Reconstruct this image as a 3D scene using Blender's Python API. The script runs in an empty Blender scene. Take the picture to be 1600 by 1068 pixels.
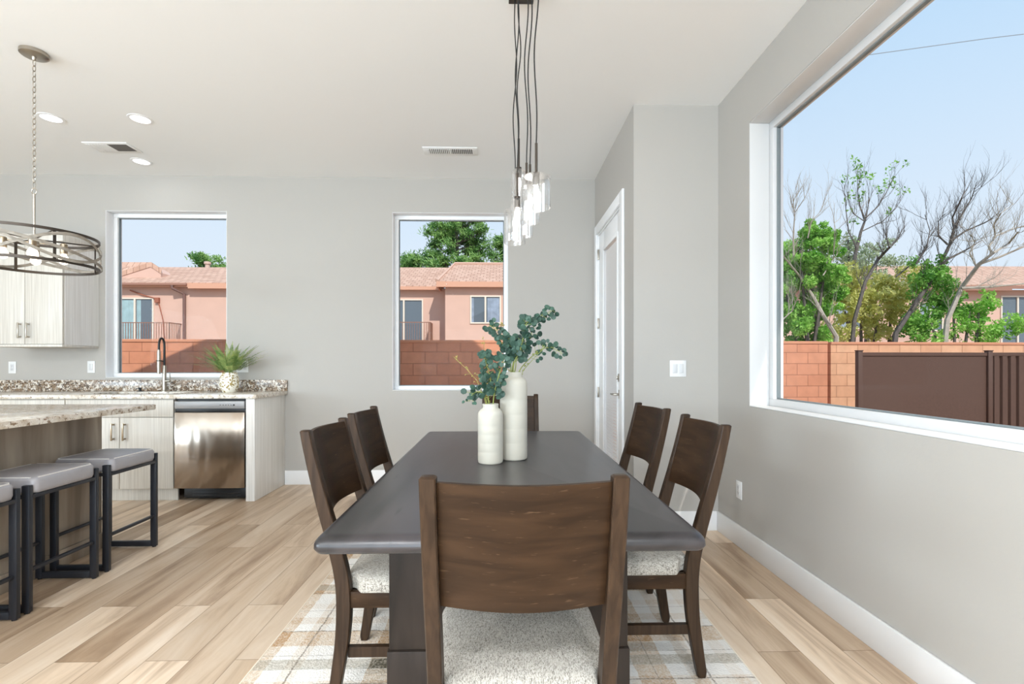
import bpy, bmesh, math, random
from mathutils import Vector, Matrix, noise
PI = math.pi
S = bpy.context.scene
COL = S.collection
random.seed(7)

# ------------------------------------------------------------------ camera
cd = bpy.data.cameras.new('camera')
cam = bpy.data.objects.new('camera', cd)
COL.objects.link(cam)
S.camera = cam
cd.sensor_width = 36
cd.lens = 36 * 760 / 1600
cd.shift_y = 35 / 1600
cd.clip_start = 0.05
cd.clip_end = 400
cam.location = (0, 0, 1.19)
cam.rotation_euler = (PI / 2, 0, -math.atan(0.025))

# ------------------------------------------------------------------ view
S.view_settings.view_transform = 'Standard'
S.view_settings.look = 'None'
S.view_settings.gamma = 1
S.view_settings.use_curve_mapping = False
S.view_settings.exposure = 0.0
S.cycles.max_bounces = 10
S.cycles.diffuse_bounces = 6
S.cycles.glossy_bounces = 4
S.cycles.transparent_max_bounces = 24
S.cycles.sample_clamp_indirect = 4
S.cycles.use_denoising = True
S.cycles.caustics_reflective = False
S.cycles.caustics_refractive = False


def srgb(r, g, b, a=1):
    f = lambda c: (c / 255 / 12.92) if c / 255 <= 0.04045 else ((c / 255 + 0.055) / 1.055) ** 2.4
    return (f(r), f(g), f(b), a)


# ------------------------------------------------------------------ world: clear pale sky, paler towards the horizon
w = bpy.data.worlds.new('sky')
S.world = w
w.use_nodes = True
nt = w.node_tree
nt.nodes.clear()
tc = nt.nodes.new('ShaderNodeTexCoord')
sep = nt.nodes.new('ShaderNodeSeparateXYZ')
rp = nt.nodes.new('ShaderNodeValToRGB')
bg = nt.nodes.new('ShaderNodeBackground')
ow = nt.nodes.new('ShaderNodeOutputWorld')
nt.links.new(tc.outputs['Generated'], sep.inputs[0])
nt.links.new(sep.outputs['Z'], rp.inputs[0])
nt.links.new(rp.outputs[0], bg.inputs[0])
nt.links.new(bg.outputs[0], ow.inputs[0])
cr = rp.color_ramp
cr.elements[0].position = 0.0
cr.elements[0].color = srgb(226, 239, 251)
cr.elements[1].position = 1.0
cr.elements[1].color = srgb(160, 200, 240)
e = cr.elements.new(0.22)
e.color = srgb(221, 237, 253)
e = cr.elements.new(0.55)
e.color = srgb(188, 222, 252)
bg.inputs[1].default_value = 1.0

# ------------------------------------------------------------------ sun (behind and above the camera, a little to its right)
sd = bpy.data.lights.new('sun', 'SUN')
sun = bpy.data.objects.new('sun', sd)
COL.objects.link(sun)
sd.energy = 3.6
sd.angle = math.radians(0.6)
sd.color = (1, 0.95, 0.87)
to_sun = Vector((0.30, -0.80, 0.86)).normalized()
sun.rotation_euler = to_sun.to_track_quat('Z', 'Y').to_euler()
sun.location = (5, -10, 15)


def area(name, loc, direction, sx, sy, power, color=(1, 1, 1), spread=180):
    d = bpy.data.lights.new(name, 'AREA')
    d.shape = 'RECTANGLE'
    d.size, d.size_y = sx, sy
    d.energy = power
    d.color = color
    d.spread = math.radians(spread)
    o = bpy.data.objects.new(name, d)
    COL.objects.link(o)
    o.location = loc
    o.rotation_euler = (-Vector(direction)).to_track_quat('Z', 'Y').to_euler()
    return o


# added fill lamps outside the unseen rear and left openings, brightening the room
area('fill_rear_door', (-0.6, -4.3, 1.35), (0, 1, 0.75), 3.4, 2.3, 285, (0.72, 0.875, 1))
area('fill_rear_window', (-4.4, -4.3, 1.7), (0, 1, 0.75), 2.2, 1.6, 205, (0.72, 0.875, 1))
area('fill_left_window', (-7.25, -1.5, 1.6), (1, 0, 0.45), 3.0, 1.8, 340, (0.72, 0.875, 1))

# ------------------------------------------------------------------ materials
MATS = {}


def newmat(name):
    m = bpy.data.materials.new(name)
    m.use_nodes = True
    n = m.node_tree
    b = n.nodes['Principled BSDF']
    MATS[name] = m
    return m, n, b


def simple(name, col, rough=0.5, metal=0, bump=0, bscale=200, spec=0.5, vary=0, vscale=5, coat=0, sheen=0):
    m, n, b = newmat(name)
    b.inputs['Base Color'].default_value = col
    b.inputs['Roughness'].default_value = rough
    b.inputs['Metallic'].default_value = metal
    b.inputs['Specular IOR Level'].default_value = spec
    b.inputs['Coat Weight'].default_value = coat
    b.inputs['Sheen Weight'].default_value = sheen
    t = n.nodes.new('ShaderNodeTexCoord')
    if vary:
        nz = n.nodes.new('ShaderNodeTexNoise')
        nz.inputs['Scale'].default_value = vscale
        nz.inputs['Detail'].default_value = 5
        n.links.new(t.outputs['Object'], nz.inputs['Vector'])
        r = n.nodes.new('ShaderNodeValToRGB')
        r.color_ramp.elements[0].position = 0.3
        r.color_ramp.elements[1].position = 0.7
        r.color_ramp.elements[0].color = tuple(c * (1 - vary) for c in col[:3]) + (1,)
        r.color_ramp.elements[1].color = tuple(min(1, c * (1 + vary)) for c in col[:3]) + (1,)
        n.links.new(nz.outputs['Fac'], r.inputs[0])
        n.links.new(r.outputs[0], b.inputs['Base Color'])
    if bump:
        nz = n.nodes.new('ShaderNodeTexNoise')
        nz.inputs['Scale'].default_value = bscale
        nz.inputs['Detail'].default_value = 3
        n.links.new(t.outputs['Object'], nz.inputs['Vector'])
        bp = n.nodes.new('ShaderNodeBump')
        bp.inputs['Strength'].default_value = bump
        bp.inputs['Distance'].default_value = 0.002
        n.links.new(nz.outputs['Fac'], bp.inputs['Height'])
        n.links.new(bp.outputs[0], b.inputs['Normal'])
    return m


def grain(name, c1, c2, scale, rough=0.45, bump=0.15, spec=0.5, streak=None, lo=0.35, hi=0.68, coat=0):
    """wood: noise stretched along one axis; scale = (x, y, z)"""
    m, n, b = newmat(name)
    t = n.nodes.new('ShaderNodeTexCoord')
    mp = n.nodes.new('ShaderNodeMapping')
    mp.inputs['Scale'].default_value = scale
    nz = n.nodes.new('ShaderNodeTexNoise')
    nz.inputs['Scale'].default_value = 1
    nz.inputs['Detail'].default_value = 8
    nz.inputs['Distortion'].default_value = 0.6
    r = n.nodes.new('ShaderNodeValToRGB')
    r.color_ramp.elements[0].position = lo
    r.color_ramp.elements[1].position = hi
    r.color_ramp.elements[0].color = c1
    r.color_ramp.elements[1].color = c2
    n.links.new(t.outputs['Object'], mp.inputs[0])
    n.links.new(mp.outputs[0], nz.inputs['Vector'])
    n.links.new(nz.outputs['Fac'], r.inputs[0])
    col = r.outputs[0]
    if streak:
        mp2 = n.nodes.new('ShaderNodeMapping')
        mp2.inputs['Scale'].default_value = tuple(s * 5 for s in scale)
        n2 = n.nodes.new('ShaderNodeTexNoise')
        n2.inputs['Scale'].default_value = 1
        n2.inputs['Detail'].default_value = 3
        r2 = n.nodes.new('ShaderNodeValToRGB')
        r2.color_ramp.elements[0].position = 0.64
        r2.color_ramp.elements[1].position = 0.76
        r2.color_ramp.elements[0].color = (0, 0, 0, 1)
        r2.color_ramp.elements[1].color = (1, 1, 1, 1)
        mx = n.nodes.new('ShaderNodeMix')
        mx.data_type = 'RGBA'
        n.links.new(t.outputs['Object'], mp2.inputs[0])
        n.links.new(mp2.outputs[0], n2.inputs['Vector'])
        n.links.new(n2.outputs['Fac'], r2.inputs[0])
        n.links.new(r2.outputs[0], mx.inputs['Factor'])
        n.links.new(col, mx.inputs['A'])
        mx.inputs['B'].default_value = streak
        col = mx.outputs['Result']
    n.links.new(col, b.inputs['Base Color'])
    b.inputs['Roughness'].default_value = rough
    b.inputs['Specular IOR Level'].default_value = spec
    b.inputs['Coat Weight'].default_value = coat
    b.inputs['Coat Roughness'].default_value = 0.28
    b.inputs['Coat IOR'].default_value = 1.6
    bp = n.nodes.new('ShaderNodeBump')
    bp.inputs['Strength'].default_value = bump
    bp.inputs['Distance'].default_value = 0.002
    n.links.new(nz.outputs['Fac'], bp.inputs['Height'])
    n.links.new(bp.outputs[0], b.inputs['Normal'])
    return m


M_wall = simple('wall_paint', srgb(180, 176, 170), 0.9, bump=0.25, bscale=60, spec=0.2)
M_ceil = simple('ceiling_paint', srgb(242, 242, 241), 0.95, bump=0.2, bscale=50, spec=0.1)
M_trim = simple('white_trim', srgb(238, 238, 238), 0.4)
M_liner = simple('dimmed_white_reveal', srgb(212, 212, 211), 0.5)  # trim white with shade put in, for the overlit right window
M_vinyl = simple('white_vinyl', srgb(212, 212, 212), 0.35)
M_gasket = simple('window_gasket', srgb(120, 128, 130), 0.6)
M_stucco_own = simple('own_stucco', srgb(200, 170, 145), 0.95, bump=0.4, bscale=80)
M_chair = grain('dark_chair_wood', srgb(42, 28, 17), srgb(60, 42, 27), (5, 5, 34), 0.44, 0.12, spec=0.16, streak=srgb(82, 62, 44))
M_chairv = grain('dark_post_wood', srgb(44, 31, 21), srgb(64, 47, 33), (60, 60, 4), 0.42, 0.15, spec=0.22)
M_table = grain('charcoal_table_wood', srgb(22, 20, 21), srgb(66, 60, 62), (7, 1.0, 7), 0.34, 0.7, spec=0.5, streak=srgb(30, 28, 29), lo=0.3, hi=0.72, coat=0.15)
M_ped = grain('charcoal_pedestal_wood', srgb(34, 28, 24), srgb(56, 47, 41), (14, 14, 1.6), 0.5, 0.3, spec=0.2)
M_cab = grain('pale_laminate', srgb(196, 190, 180), srgb(216, 211, 202), (90, 90, 2.0), 0.45, 0.05)
M_cabside = grain('paler_side_laminate', srgb(222, 219, 213), srgb(238, 236, 232), (70, 70, 1.6), 0.45, 0.05)  # side and end panels, paler than the cabinet fronts
M_island = grain('grey_brown_laminate', srgb(122, 107, 92), srgb(180, 166, 148), (9, 9, 0.9), 0.5, 0.08, lo=0.3, hi=0.72)
M_black = simple('black_metal', srgb(34, 36, 42), 0.42, metal=0.0, spec=0.5)
M_dark = simple('dark_plastic', srgb(20, 20, 21), 0.4)
M_ventdark = simple('painted_vent_dark', srgb(108, 104, 100), 0.9)  # flat sheets on the vents; the slots' dark is put into this grey
M_leather = simple('grey_leather', srgb(158, 156, 160), 0.42, bump=0.3, bscale=150, vary=0.1, vscale=9)
M_stitch = simple('white_stitching', srgb(225, 222, 218), 0.8)
M_nickel = simple('brushed_nickel', srgb(178, 170, 158), 0.32, metal=1)
M_bronze = simple('dark_bronze', srgb(70, 62, 55), 0.4, metal=0.7)
M_greywood = grain('weathered_grey_band', srgb(125, 117, 106), srgb(160, 152, 140), (25, 25, 60), 0.6, 0.1)
M_brass = simple('antique_brass', srgb(172, 156, 134), 0.3, metal=1)
M_ceramic = simple('matte_cream_ceramic', srgb(194, 189, 176), 0.55, vary=0.03, vscale=14)
M_stem = simple('pale_green_stem', srgb(140, 150, 78), 0.6)
M_twig = simple('yellow_twig', srgb(165, 150, 80), 0.6)
M_soil = simple('soil', srgb(60, 45, 32), 0.9)
M_plate = simple('white_switch_plate', srgb(228, 228, 227), 0.35)
M_slot = simple('outlet_slots', srgb(110, 110, 110), 0.5)
M_roofvent = simple('roof_vent_metal', srgb(205, 180, 165), 0.6)
M_fascia = simple('pink_fascia', srgb(214, 165, 140), 0.8)
M_gutter = simple('brown_gutter', srgb(158, 118, 102), 0.6)
M_spout = simple('brown_downspout', srgb(120, 92, 86), 0.6)
M_rail = simple('rust_brown_railing', srgb(150, 112, 96), 0.6)
M_curtain = simple('teal_curtain', srgb(178, 205, 208), 0.9, vary=0.15, vscale=3)
M_curtainb = simple('blue_grey_curtain', srgb(168, 178, 196), 0.9, vary=0.2, vscale=3)
M_inside = simple('painted_dim_room', srgb(112, 122, 132), 0.9)  # thin sheets behind far panes; the rooms' dimness is put into this colour
M_frameo = simple('cream_window_frame', srgb(232, 222, 208), 0.6)
M_wire = simple('grey_wire', srgb(150, 160, 170), 0.8)
M_cable = simple('brown_cable', srgb(160, 100, 80), 0.8)


def leafmat(name, c1, c2, scale=3, trans=0.35, rough=0.55):
    m, n, b = newmat(name)
    t = n.nodes.new('ShaderNodeTexCoord')
    nz = n.nodes.new('ShaderNodeTexNoise')
    nz.inputs['Scale'].default_value = scale
    nz.inputs['Detail'].default_value = 6
    r = n.nodes.new('ShaderNodeValToRGB')
    r.color_ramp.elements[0].position = 0.35
    r.color_ramp.elements[1].position = 0.65
    r.color_ramp.elements[0].color = c1
    r.color_ramp.elements[1].color = c2
    n.links.new(t.outputs['Object'], nz.inputs['Vector'])
    n.links.new(nz.outputs['Fac'], r.inputs[0])
    n.links.new(r.outputs[0], b.inputs['Base Color'])
    b.inputs['Roughness'].default_value = rough
    tr = n.nodes.new('ShaderNodeBsdfTranslucent')
    n.links.new(r.outputs[0], tr.inputs[0])
    mx = n.nodes.new('ShaderNodeMixShader')
    mx.inputs[0].default_value = trans
    o = n.nodes['Material Output']
    n.links.new(b.outputs[0], mx.inputs[1])
    n.links.new(tr.outputs[0], mx.inputs[2])
    n.links.new(mx.outputs[0], o.inputs[0])
    return m


M_leaf = leafmat('bright_green_leaves', srgb(108, 178, 54), srgb(190, 234, 124), 3)
M_leafy = leafmat('yellow_green_leaves', srgb(190, 194, 96), srgb(238, 236, 164), 3.0)
M_leafd = leafmat('mid_green_leaves', srgb(84, 150, 52), srgb(160, 212, 104), 3.5)
M_leafp = leafmat('pale_dusty_leaves', srgb(150, 170, 130), srgb(195, 208, 175), 2.5)
M_pine = leafmat('pine_needles', srgb(74, 124, 56), srgb(158, 196, 112), 1.2, 0.3)
M_euc = leafmat('eucalyptus_leaf', srgb(24, 52, 42), srgb(66, 98, 82), 22, 0.12, 0.5)
M_fern = leafmat('fern_green', srgb(88, 130, 62), srgb(184, 196, 122), 14, 0.3)
M_bark = simple('grey_bark', srgb(104, 98, 94), 0.95, vary=0.25, vscale=12)
M_twigg = simple('pale_twigs', srgb(176, 168, 156), 0.95, vary=0.15, vscale=12)
M_blind = leafmat('white_blind_slats', srgb(246, 246, 245), srgb(252, 252, 251), 1, 0.7)


def emis(name, col, strength):
    m = bpy.data.materials.new(name)
    m.use_nodes = True
    n = m.node_tree
    n.nodes.clear()
    em = n.nodes.new('ShaderNodeEmission')
    em.inputs[0].default_value = col
    em.inputs[1].default_value = strength
    o = n.nodes.new('ShaderNodeOutputMaterial')
    n.links.new(em.outputs[0], o.inputs[0])
    return m


M_lens = emis('downlight_lens', (1, 0.98, 0.95, 1), 4)
M_bulb = emis('warm_bulb', (1, 0.88, 0.70, 1), 4)
M_bulbw = emis('clear_bulb', (1, 0.94, 0.87, 1), 9)


def glassmat(name, tint, refl, base=0.03):
    """thin sheet glass: see-through with a reflection that grows at grazing angles"""
    m = bpy.data.materials.new(name)
    m.use_nodes = True
    n = m.node_tree
    n.nodes.clear()
    tr = n.nodes.new('ShaderNodeBsdfTransparent')
    tr.inputs[0].default_value = tint
    gl = n.nodes.new('ShaderNodeBsdfGlossy')
    gl.inputs['Roughness'].default_value = 0.0
    gl.inputs[0].default_value = (1, 1, 1, 1)
    fr = n.nodes.new('ShaderNodeLayerWeight')
    fr.inputs[0].default_value = 0.5
    pw = n.nodes.new('ShaderNodeMath')
    pw.operation = 'POWER'
    pw.inputs[1].default_value = 4.5
    n.links.new(fr.outputs['Facing'], pw.inputs[0])
    mul = n.nodes.new('ShaderNodeMath')
    mul.operation = 'MULTIPLY_ADD'
    mul.inputs[1].default_value = refl
    mul.inputs[2].default_value = base
    mul.use_clamp = True
    mx = n.nodes.new('ShaderNodeMixShader')
    o = n.nodes.new('ShaderNodeOutputMaterial')
    n.links.new(pw.outputs[0], mul.inputs[0])
    n.links.new(mul.outputs[0], mx.inputs[0])
    n.links.new(tr.outputs[0], mx.inputs[1])
    n.links.new(gl.outputs[0], mx.inputs[2])
    n.links.new(mx.outputs[0], o.inputs[0])
    return m


M_glass = glassmat('window_glass', (1, 1, 1, 1), 0.3, 0.001)
M_shade = glassmat('clear_blown_glass', (0.98, 0.98, 0.98, 1), 1.6, 0.14)
M_ridge = simple('pale_ridge_tiles', srgb(206, 172, 154), 0.95)
M_pane = glassmat('far_window_glass', (0.95, 0.97, 0.98, 1), 1.0)


def mat_floor():
    m, n, b = newmat('oak_plank_floor')
    L = n.links.new
    t = n.nodes.new('ShaderNodeTexCoord')
    sp = n.nodes.new('ShaderNodeSeparateXYZ')
    cb = n.nodes.new('ShaderNodeCombineXYZ')
    L(t.outputs['Object'], sp.inputs[0])
    L(sp.outputs['Y'], cb.inputs['X'])
    L(sp.outputs['X'], cb.inputs['Y'])

    def brick(c1, c2, mort, msize):
        k = n.nodes.new('ShaderNodeTexBrick')
        k.offset = 0.37
        k.offset_frequency = 2
        k.inputs['Color1'].default_value = c1
        k.inputs['Color2'].default_value = c2
        k.inputs['Mortar'].default_value = mort
        k.inputs['Scale'].default_value = 1
        k.inputs['Mortar Size'].default_value = msize
        k.inputs['Mortar Smooth'].default_value = 0.1
        k.inputs['Brick Width'].default_value = 1.22
        k.inputs['Row Height'].default_value = 0.178
        L(cb.outputs[0], k.inputs['Vector'])
        return k
    k = brick((0, 0, 0, 1), (1, 1, 1, 1), (0.5, 0.5, 0.5, 1), 0.0)
    # grain shifted per plank
    sc = n.nodes.new('ShaderNodeVectorMath')
    sc.operation = 'MULTIPLY'
    sc.inputs[1].default_value = (0.9, 8.5, 1)
    L(cb.outputs[0], sc.inputs[0])
    off = n.nodes.new('ShaderNodeVectorMath')
    off.operation = 'MULTIPLY'
    off.inputs[1].default_value = (37, 23, 51)
    L(k.outputs['Color'], off.inputs[0])
    ad = n.nodes.new('ShaderNodeVectorMath')
    ad.operation = 'ADD'
    L(sc.outputs[0], ad.inputs[0])
    L(off.outputs[0], ad.inputs[1])
    nz = n.nodes.new('ShaderNodeTexNoise')
    nz.inputs['Scale'].default_value = 1
    nz.inputs['Detail'].default_value = 9
    nz.inputs['Roughness'].default_value = 0.62
    nz.inputs['Distortion'].default_value = 0.7
    L(ad.outputs[0], nz.inputs['Vector'])
    r = n.nodes.new('ShaderNodeValToRGB')
    r.color_ramp.elements[0].position = 0.22
    r.color_ramp.elements[0].color = srgb(148, 119, 92)
    r.color_ramp.elements[1].position = 0.80
    r.color_ramp.elements[1].color = srgb(238, 224, 206)
    e = r.color_ramp.elements.new(0.5)
    e.color = srgb(214, 192, 167)
    L(nz.outputs['Fac'], r.inputs[0])
    # plank tone
    r2 = n.nodes.new('ShaderNodeValToRGB')
    r2.color_ramp.elements[0].color = (0.62, 0.56, 0.50, 1)
    r2.color_ramp.elements[1].color = (1.14, 1.15, 1.17, 1)
    L(k.outputs['Color'], r2.inputs[0])
    mu = n.nodes.new('ShaderNodeMix')
    mu.data_type = 'RGBA'
    mu.blend_type = 'MULTIPLY'
    mu.inputs['Factor'].default_value = 1
    L(r.outputs[0], mu.inputs['A'])
    L(r2.outputs[0], mu.inputs['B'])
    k2 = brick((1, 1, 1, 1), (1, 1, 1, 1), (0.62, 0.58, 0.54, 1), 0.0022)
    mu2 = n.nodes.new('ShaderNodeMix')
    mu2.data_type = 'RGBA'
    mu2.blend_type = 'MULTIPLY'
    mu2.inputs['Factor'].default_value = 1
    L(mu.outputs['Result'], mu2.inputs['A'])
    L(k2.outputs['Color'], mu2.inputs['B'])
    L(mu2.outputs['Result'], b.inputs['Base Color'])
    b.inputs['Roughness'].default_value = 0.42
    b.inputs['Specular IOR Level'].default_value = 0.4
    bp = n.nodes.new('ShaderNodeBump')
    bp.inputs['Strength'].default_value = 0.12
    bp.inputs['Distance'].default_value = 0.002
    L(nz.outputs['Fac'], bp.inputs['Height'])
    L(bp.outputs[0], b.inputs['Normal'])
    return m


def mat_granite(name, cover=0.0, rough=0.12):
    m, n, b = newmat(name)
    L = n.links.new
    t = n.nodes.new('ShaderNodeTexCoord')

    def nzr(scale, det, p0, p1, dist=0.5):
        z = n.nodes.new('ShaderNodeTexNoise')
        z.inputs['Scale'].default_value = scale
        z.inputs['Detail'].default_value = det
        z.inputs['Roughness'].default_value = 0.65
        z.inputs['Distortion'].default_value = dist
        L(t.outputs['Object'], z.inputs['Vector'])
        r = n.nodes.new('ShaderNodeValToRGB')
        r.color_ramp.elements[0].position = p0
        r.color_ramp.elements[1].position = p1
        L(z.outputs['Fac'], r.inputs[0])
        return r

    def mix(a, bcol, fac):
        x = n.nodes.new('ShaderNodeMix')
        x.data_type = 'RGBA'
        L(fac, x.inputs['Factor'])
        if isinstance(a, tuple):
            x.inputs['A'].default_value = a
        else:
            L(a, x.inputs['A'])
        x.inputs['B'].default_value = bcol
        return x.outputs['Result']
    c = mix(srgb(232, 226, 216), srgb(196, 182, 164), nzr(14, 4, 0.42, 0.62).outputs[0])
    c = mix(c, srgb(140, 118, 96), nzr(38, 6, 0.55 - cover, 0.60 - cover).outputs[0])
    c = mix(c, srgb(84, 68, 54), nzr(55, 5, 0.60 - cover, 0.64 - cover).outputs[0])
    c = mix(c, srgb(240, 236, 230), nzr(70, 3, 0.62, 0.66).outputs[0])
    L(c, b.inputs['Base Color'])
    b.inputs['Roughness'].default_value = rough
    return m


def mat_rug():
    m, n, b = newmat('plaid_wool_rug')
    L = n.links.new
    t = n.nodes.new('ShaderNodeTexCoord')
    sp = n.nodes.new('ShaderNodeSeparateXYZ')
    # slightly wobbling threads
    wz = n.nodes.new('ShaderNodeTexNoise')
    wz.inputs['Scale'].default_value = 22
    L(t.outputs['Object'], wz.inputs['Vector'])
    wv = n.nodes.new('ShaderNodeVectorMath')
    wv.operation = 'SCALE'
    wv.inputs['Scale'].default_value = 0.012
    L(wz.outputs['Color'], wv.inputs[0])
    wa = n.nodes.new('ShaderNodeVectorMath')
    wa.operation = 'ADD'
    L(t.outputs['Object'], wa.inputs[0])
    L(wv.outputs[0], wa.inputs[1])
    L(wa.outputs[0], sp.inputs[0])

    def bands(axis, period, shift, stops):
        mu = n.nodes.new('ShaderNodeMath')
        mu.operation = 'MULTIPLY_ADD'
        mu.inputs[1].default_value = 1 / period
        mu.inputs[2].default_value = shift
        L(sp.outputs[axis], mu.inputs[0])
        fr = n.nodes.new('ShaderNodeMath')
        fr.operation = 'FRACT'
        L(mu.outputs[0], fr.inputs[0])
        r = n.nodes.new('ShaderNodeValToRGB')
        r.color_ramp.interpolation = 'CONSTANT'
        el = r.color_ramp.elements
        el[0].position = 0
        el[0].color = (stops[0][1],) * 3 + (1,)
        el[1].position = stops[1][0]
        el[1].color = (stops[1][1],) * 3 + (1,)
        for p, v in stops[2:]:
            q = el.new(p)
            q.color = (v,) * 3 + (1,)
        L(fr.outputs[0], r.inputs[0])
        return r.outputs[0]
    wide = [(0, 0.0), (0.12, 1), (0.36, 0.0), (0.5, 0.45), (0.62, 0), (0.8, 0.25), (0.9, 0)]
    dark = [(0, 0.0), (0.70, 1), (0.80, 0)]
    thin = [(0, 0.0), (0.30, 1), (0.318, 0), (0.80, 0.7), (0.812, 0)]
    bx, by = bands('X', 0.52, 0.10, wide), bands('Y', 0.46, 0.2, wide)
    dx, dy = bands('X', 0.78, 0.35, dark), bands('Y', 0.66, 0.0, dark)
    tx, ty = bands('X', 0.40, 0.30, thin), bands('Y', 0.36, 0.1, thin)
    nz = n.nodes.new('ShaderNodeTexNoise')
    nz.inputs['Scale'].default_value = 130
    nz.inputs['Detail'].default_value = 4
    L(t.outputs['Object'], nz.inputs['Vector'])
    sp2 = n.nodes.new('ShaderNodeValToRGB')
    sp2.color_ramp.elements[0].position = 0.36
    sp2.color_ramp.elements[1].position = 0.62
    L(nz.outputs['Fac'], sp2.inputs[0])

    def math_(op, a, c, clamp=True):
        x = n.nodes.new('ShaderNodeMath')
        x.operation = op
        x.use_clamp = clamp
        for i, v in enumerate((a, c)):
            if isinstance(v, (int, float)):
                x.inputs[i].default_value = v
            else:
                L(v, x.inputs[i])
        return x.outputs[0]

    def mix(a, bcol, fac):
        x = n.nodes.new('ShaderNodeMix')
        x.data_type = 'RGBA'
        L(fac, x.inputs['Factor'])
        if isinstance(a, tuple):
            x.inputs['A'].default_value = a
        else:
            L(a, x.inputs['A'])
        x.inputs['B'].default_value = bcol
        return x.outputs['Result']
    grainf = math_('MULTIPLY_ADD', sp2.outputs[0], 0.6)
    n.nodes[-1].inputs[2].default_value = 0.45
    c = mix(srgb(232, 228, 222), srgb(200, 172, 138), math_('MULTIPLY', math_('MULTIPLY', math_('ADD', bx, by), 0.75), grainf))
    c = mix(c, srgb(174, 134, 90), math_('MULTIPLY', math_('MULTIPLY', bx, by), math_('MULTIPLY', grainf, 0.9)))
    c = mix(c, srgb(168, 162, 148), math_('MULTIPLY', math_('MULTIPLY', math_('ADD', dy, math_('MULTIPLY', dx, 0.3)), 0.75), grainf))
    c = mix(c, srgb(96, 90, 76), math_('MULTIPLY', math_('MULTIPLY', dx, dy), grainf))
    c = mix(c, srgb(126, 116, 104), math_('MULTIPLY', math_('ADD', tx, ty), math_('MULTIPLY', grainf, 0.8)))
    L(c, b.inputs['Base Color'])
    b.inputs['Roughness'].default_value = 0.95
    b.inputs['Specular IOR Level'].default_value = 0.1
    bp = n.nodes.new('ShaderNodeBump')
    bp.inputs['Strength'].default_value = 0.8
    bp.inputs['Distance'].default_value = 0.006
    L(nz.outputs['Fac'], bp.inputs['Height'])
    L(bp.outputs[0], b.inputs['Normal'])
    return m


def mat_fabric():
    m, n, b = newmat('heathered_seat_fabric')
    L = n.links.new
    t = n.nodes.new('ShaderNodeTexCoord')
    mp = n.nodes.new('ShaderNodeMapping')
    mp.inputs['Scale'].default_value = (420, 130, 130)
    nz = n.nodes.new('ShaderNodeTexNoise')
    nz.inputs['Scale'].default_value = 1
    nz.inputs['Detail'].default_value = 4
    nz.inputs['Distortion'].default_value = 1.5
    L(t.outputs['Object'], mp.inputs[0])
    L(mp.outputs[0], nz.inputs['Vector'])
    r = n.nodes.new('ShaderNodeValToRGB')
    r.color_ramp.elements[0].position = 0.36
    r.color_ramp.elements[0].color = srgb(112, 106, 98)
    r.color_ramp.elements[1].position = 0.56
    r.color_ramp.elements[1].color = srgb(186, 180, 170)
    L(nz.outputs['Fac'], r.inputs[0])
    L(r.outputs[0], b.inputs['Base Color'])
    b.inputs['Roughness'].default_value = 0.95
    b.inputs['Specular IOR Level'].default_value = 0.15
    bp = n.nodes.new('ShaderNodeBump')
    bp.inputs['Strength'].default_value = 0.5
    bp.inputs['Distance'].default_value = 0.002
    L(nz.outputs['Fac'], bp.inputs['Height'])
    L(bp.outputs[0], b.inputs['Normal'])
    return m


def mat_brick(name, c1, c2, mortar, bw, rh, msize, axis='XZ', off=0.5, bump=0.4, rough=0.9, shift=(0, 0), squash=1):
    m, n, b = newmat(name)
    L = n.links.new
    t = n.nodes.new('ShaderNodeTexCoord')
    sp = n.nodes.new('ShaderNodeSeparateXYZ')
    cb = n.nodes.new('ShaderNodeCombineXYZ')
    L(t.outputs['Object'], sp.inputs[0])
    for k, ax, s in (('X', axis[0], shift[0]), ('Y', axis[1], shift[1])):
        a = n.nodes.new('ShaderNodeMath')
        a.operation = 'ADD'
        a.inputs[1].default_value = s
        L(sp.outputs[ax], a.inputs[0])
        L(a.outputs[0], cb.inputs[k])
    k = n.nodes.new('ShaderNodeTexBrick')
    k.offset = off
    k.inputs['Color1'].default_value = c1
    k.inputs['Color2'].default_value = c2
    k.inputs['Mortar'].default_value = mortar
    k.inputs['Scale'].default_value = 1
    k.inputs['Mortar Size'].default_value = msize
    k.inputs['Mortar Smooth'].default_value = 0.2
    k.inputs['Brick Width'].default_value = bw
    k.inputs['Row Height'].default_value = rh
    L(cb.outputs[0], k.inputs['Vector'])
    nz = n.nodes.new('ShaderNodeTexNoise')
    nz.inputs['Scale'].default_value = 6
    nz.inputs['Detail'].default_value = 6
    L(t.outputs['Object'], nz.inputs['Vector'])
    r = n.nodes.new('ShaderNodeValToRGB')
    r.color_ramp.elements[0].position = 0.25
    r.color_ramp.elements[0].color = (0.86, 0.85, 0.84, 1)
    r.color_ramp.elements[1].position = 0.75
    r.color_ramp.elements[1].color = (1.05, 1.05, 1.05, 1)
    L(nz.outputs['Fac'], r.inputs[0])
    mu = n.nodes.new('ShaderNodeMix')
    mu.data_type = 'RGBA'
    mu.blend_type = 'MULTIPLY'
    mu.inputs['Factor'].default_value = 1
    L(k.outputs['Color'], mu.inputs['A'])
    L(r.outputs[0], mu.inputs['B'])
    L(mu.outputs['Result'], b.inputs['Base Color'])
    b.inputs['Roughness'].default_value = rough
    bp = n.nodes.new('ShaderNodeBump')
    bp.invert = True
    bp.inputs['Strength'].default_value = bump
    bp.inputs['Distance'].default_value = 0.01
    L(k.outputs['Fac'], bp.inputs['Height'])
    L(bp.outputs[0], b.inputs['Normal'])
    return m


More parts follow.
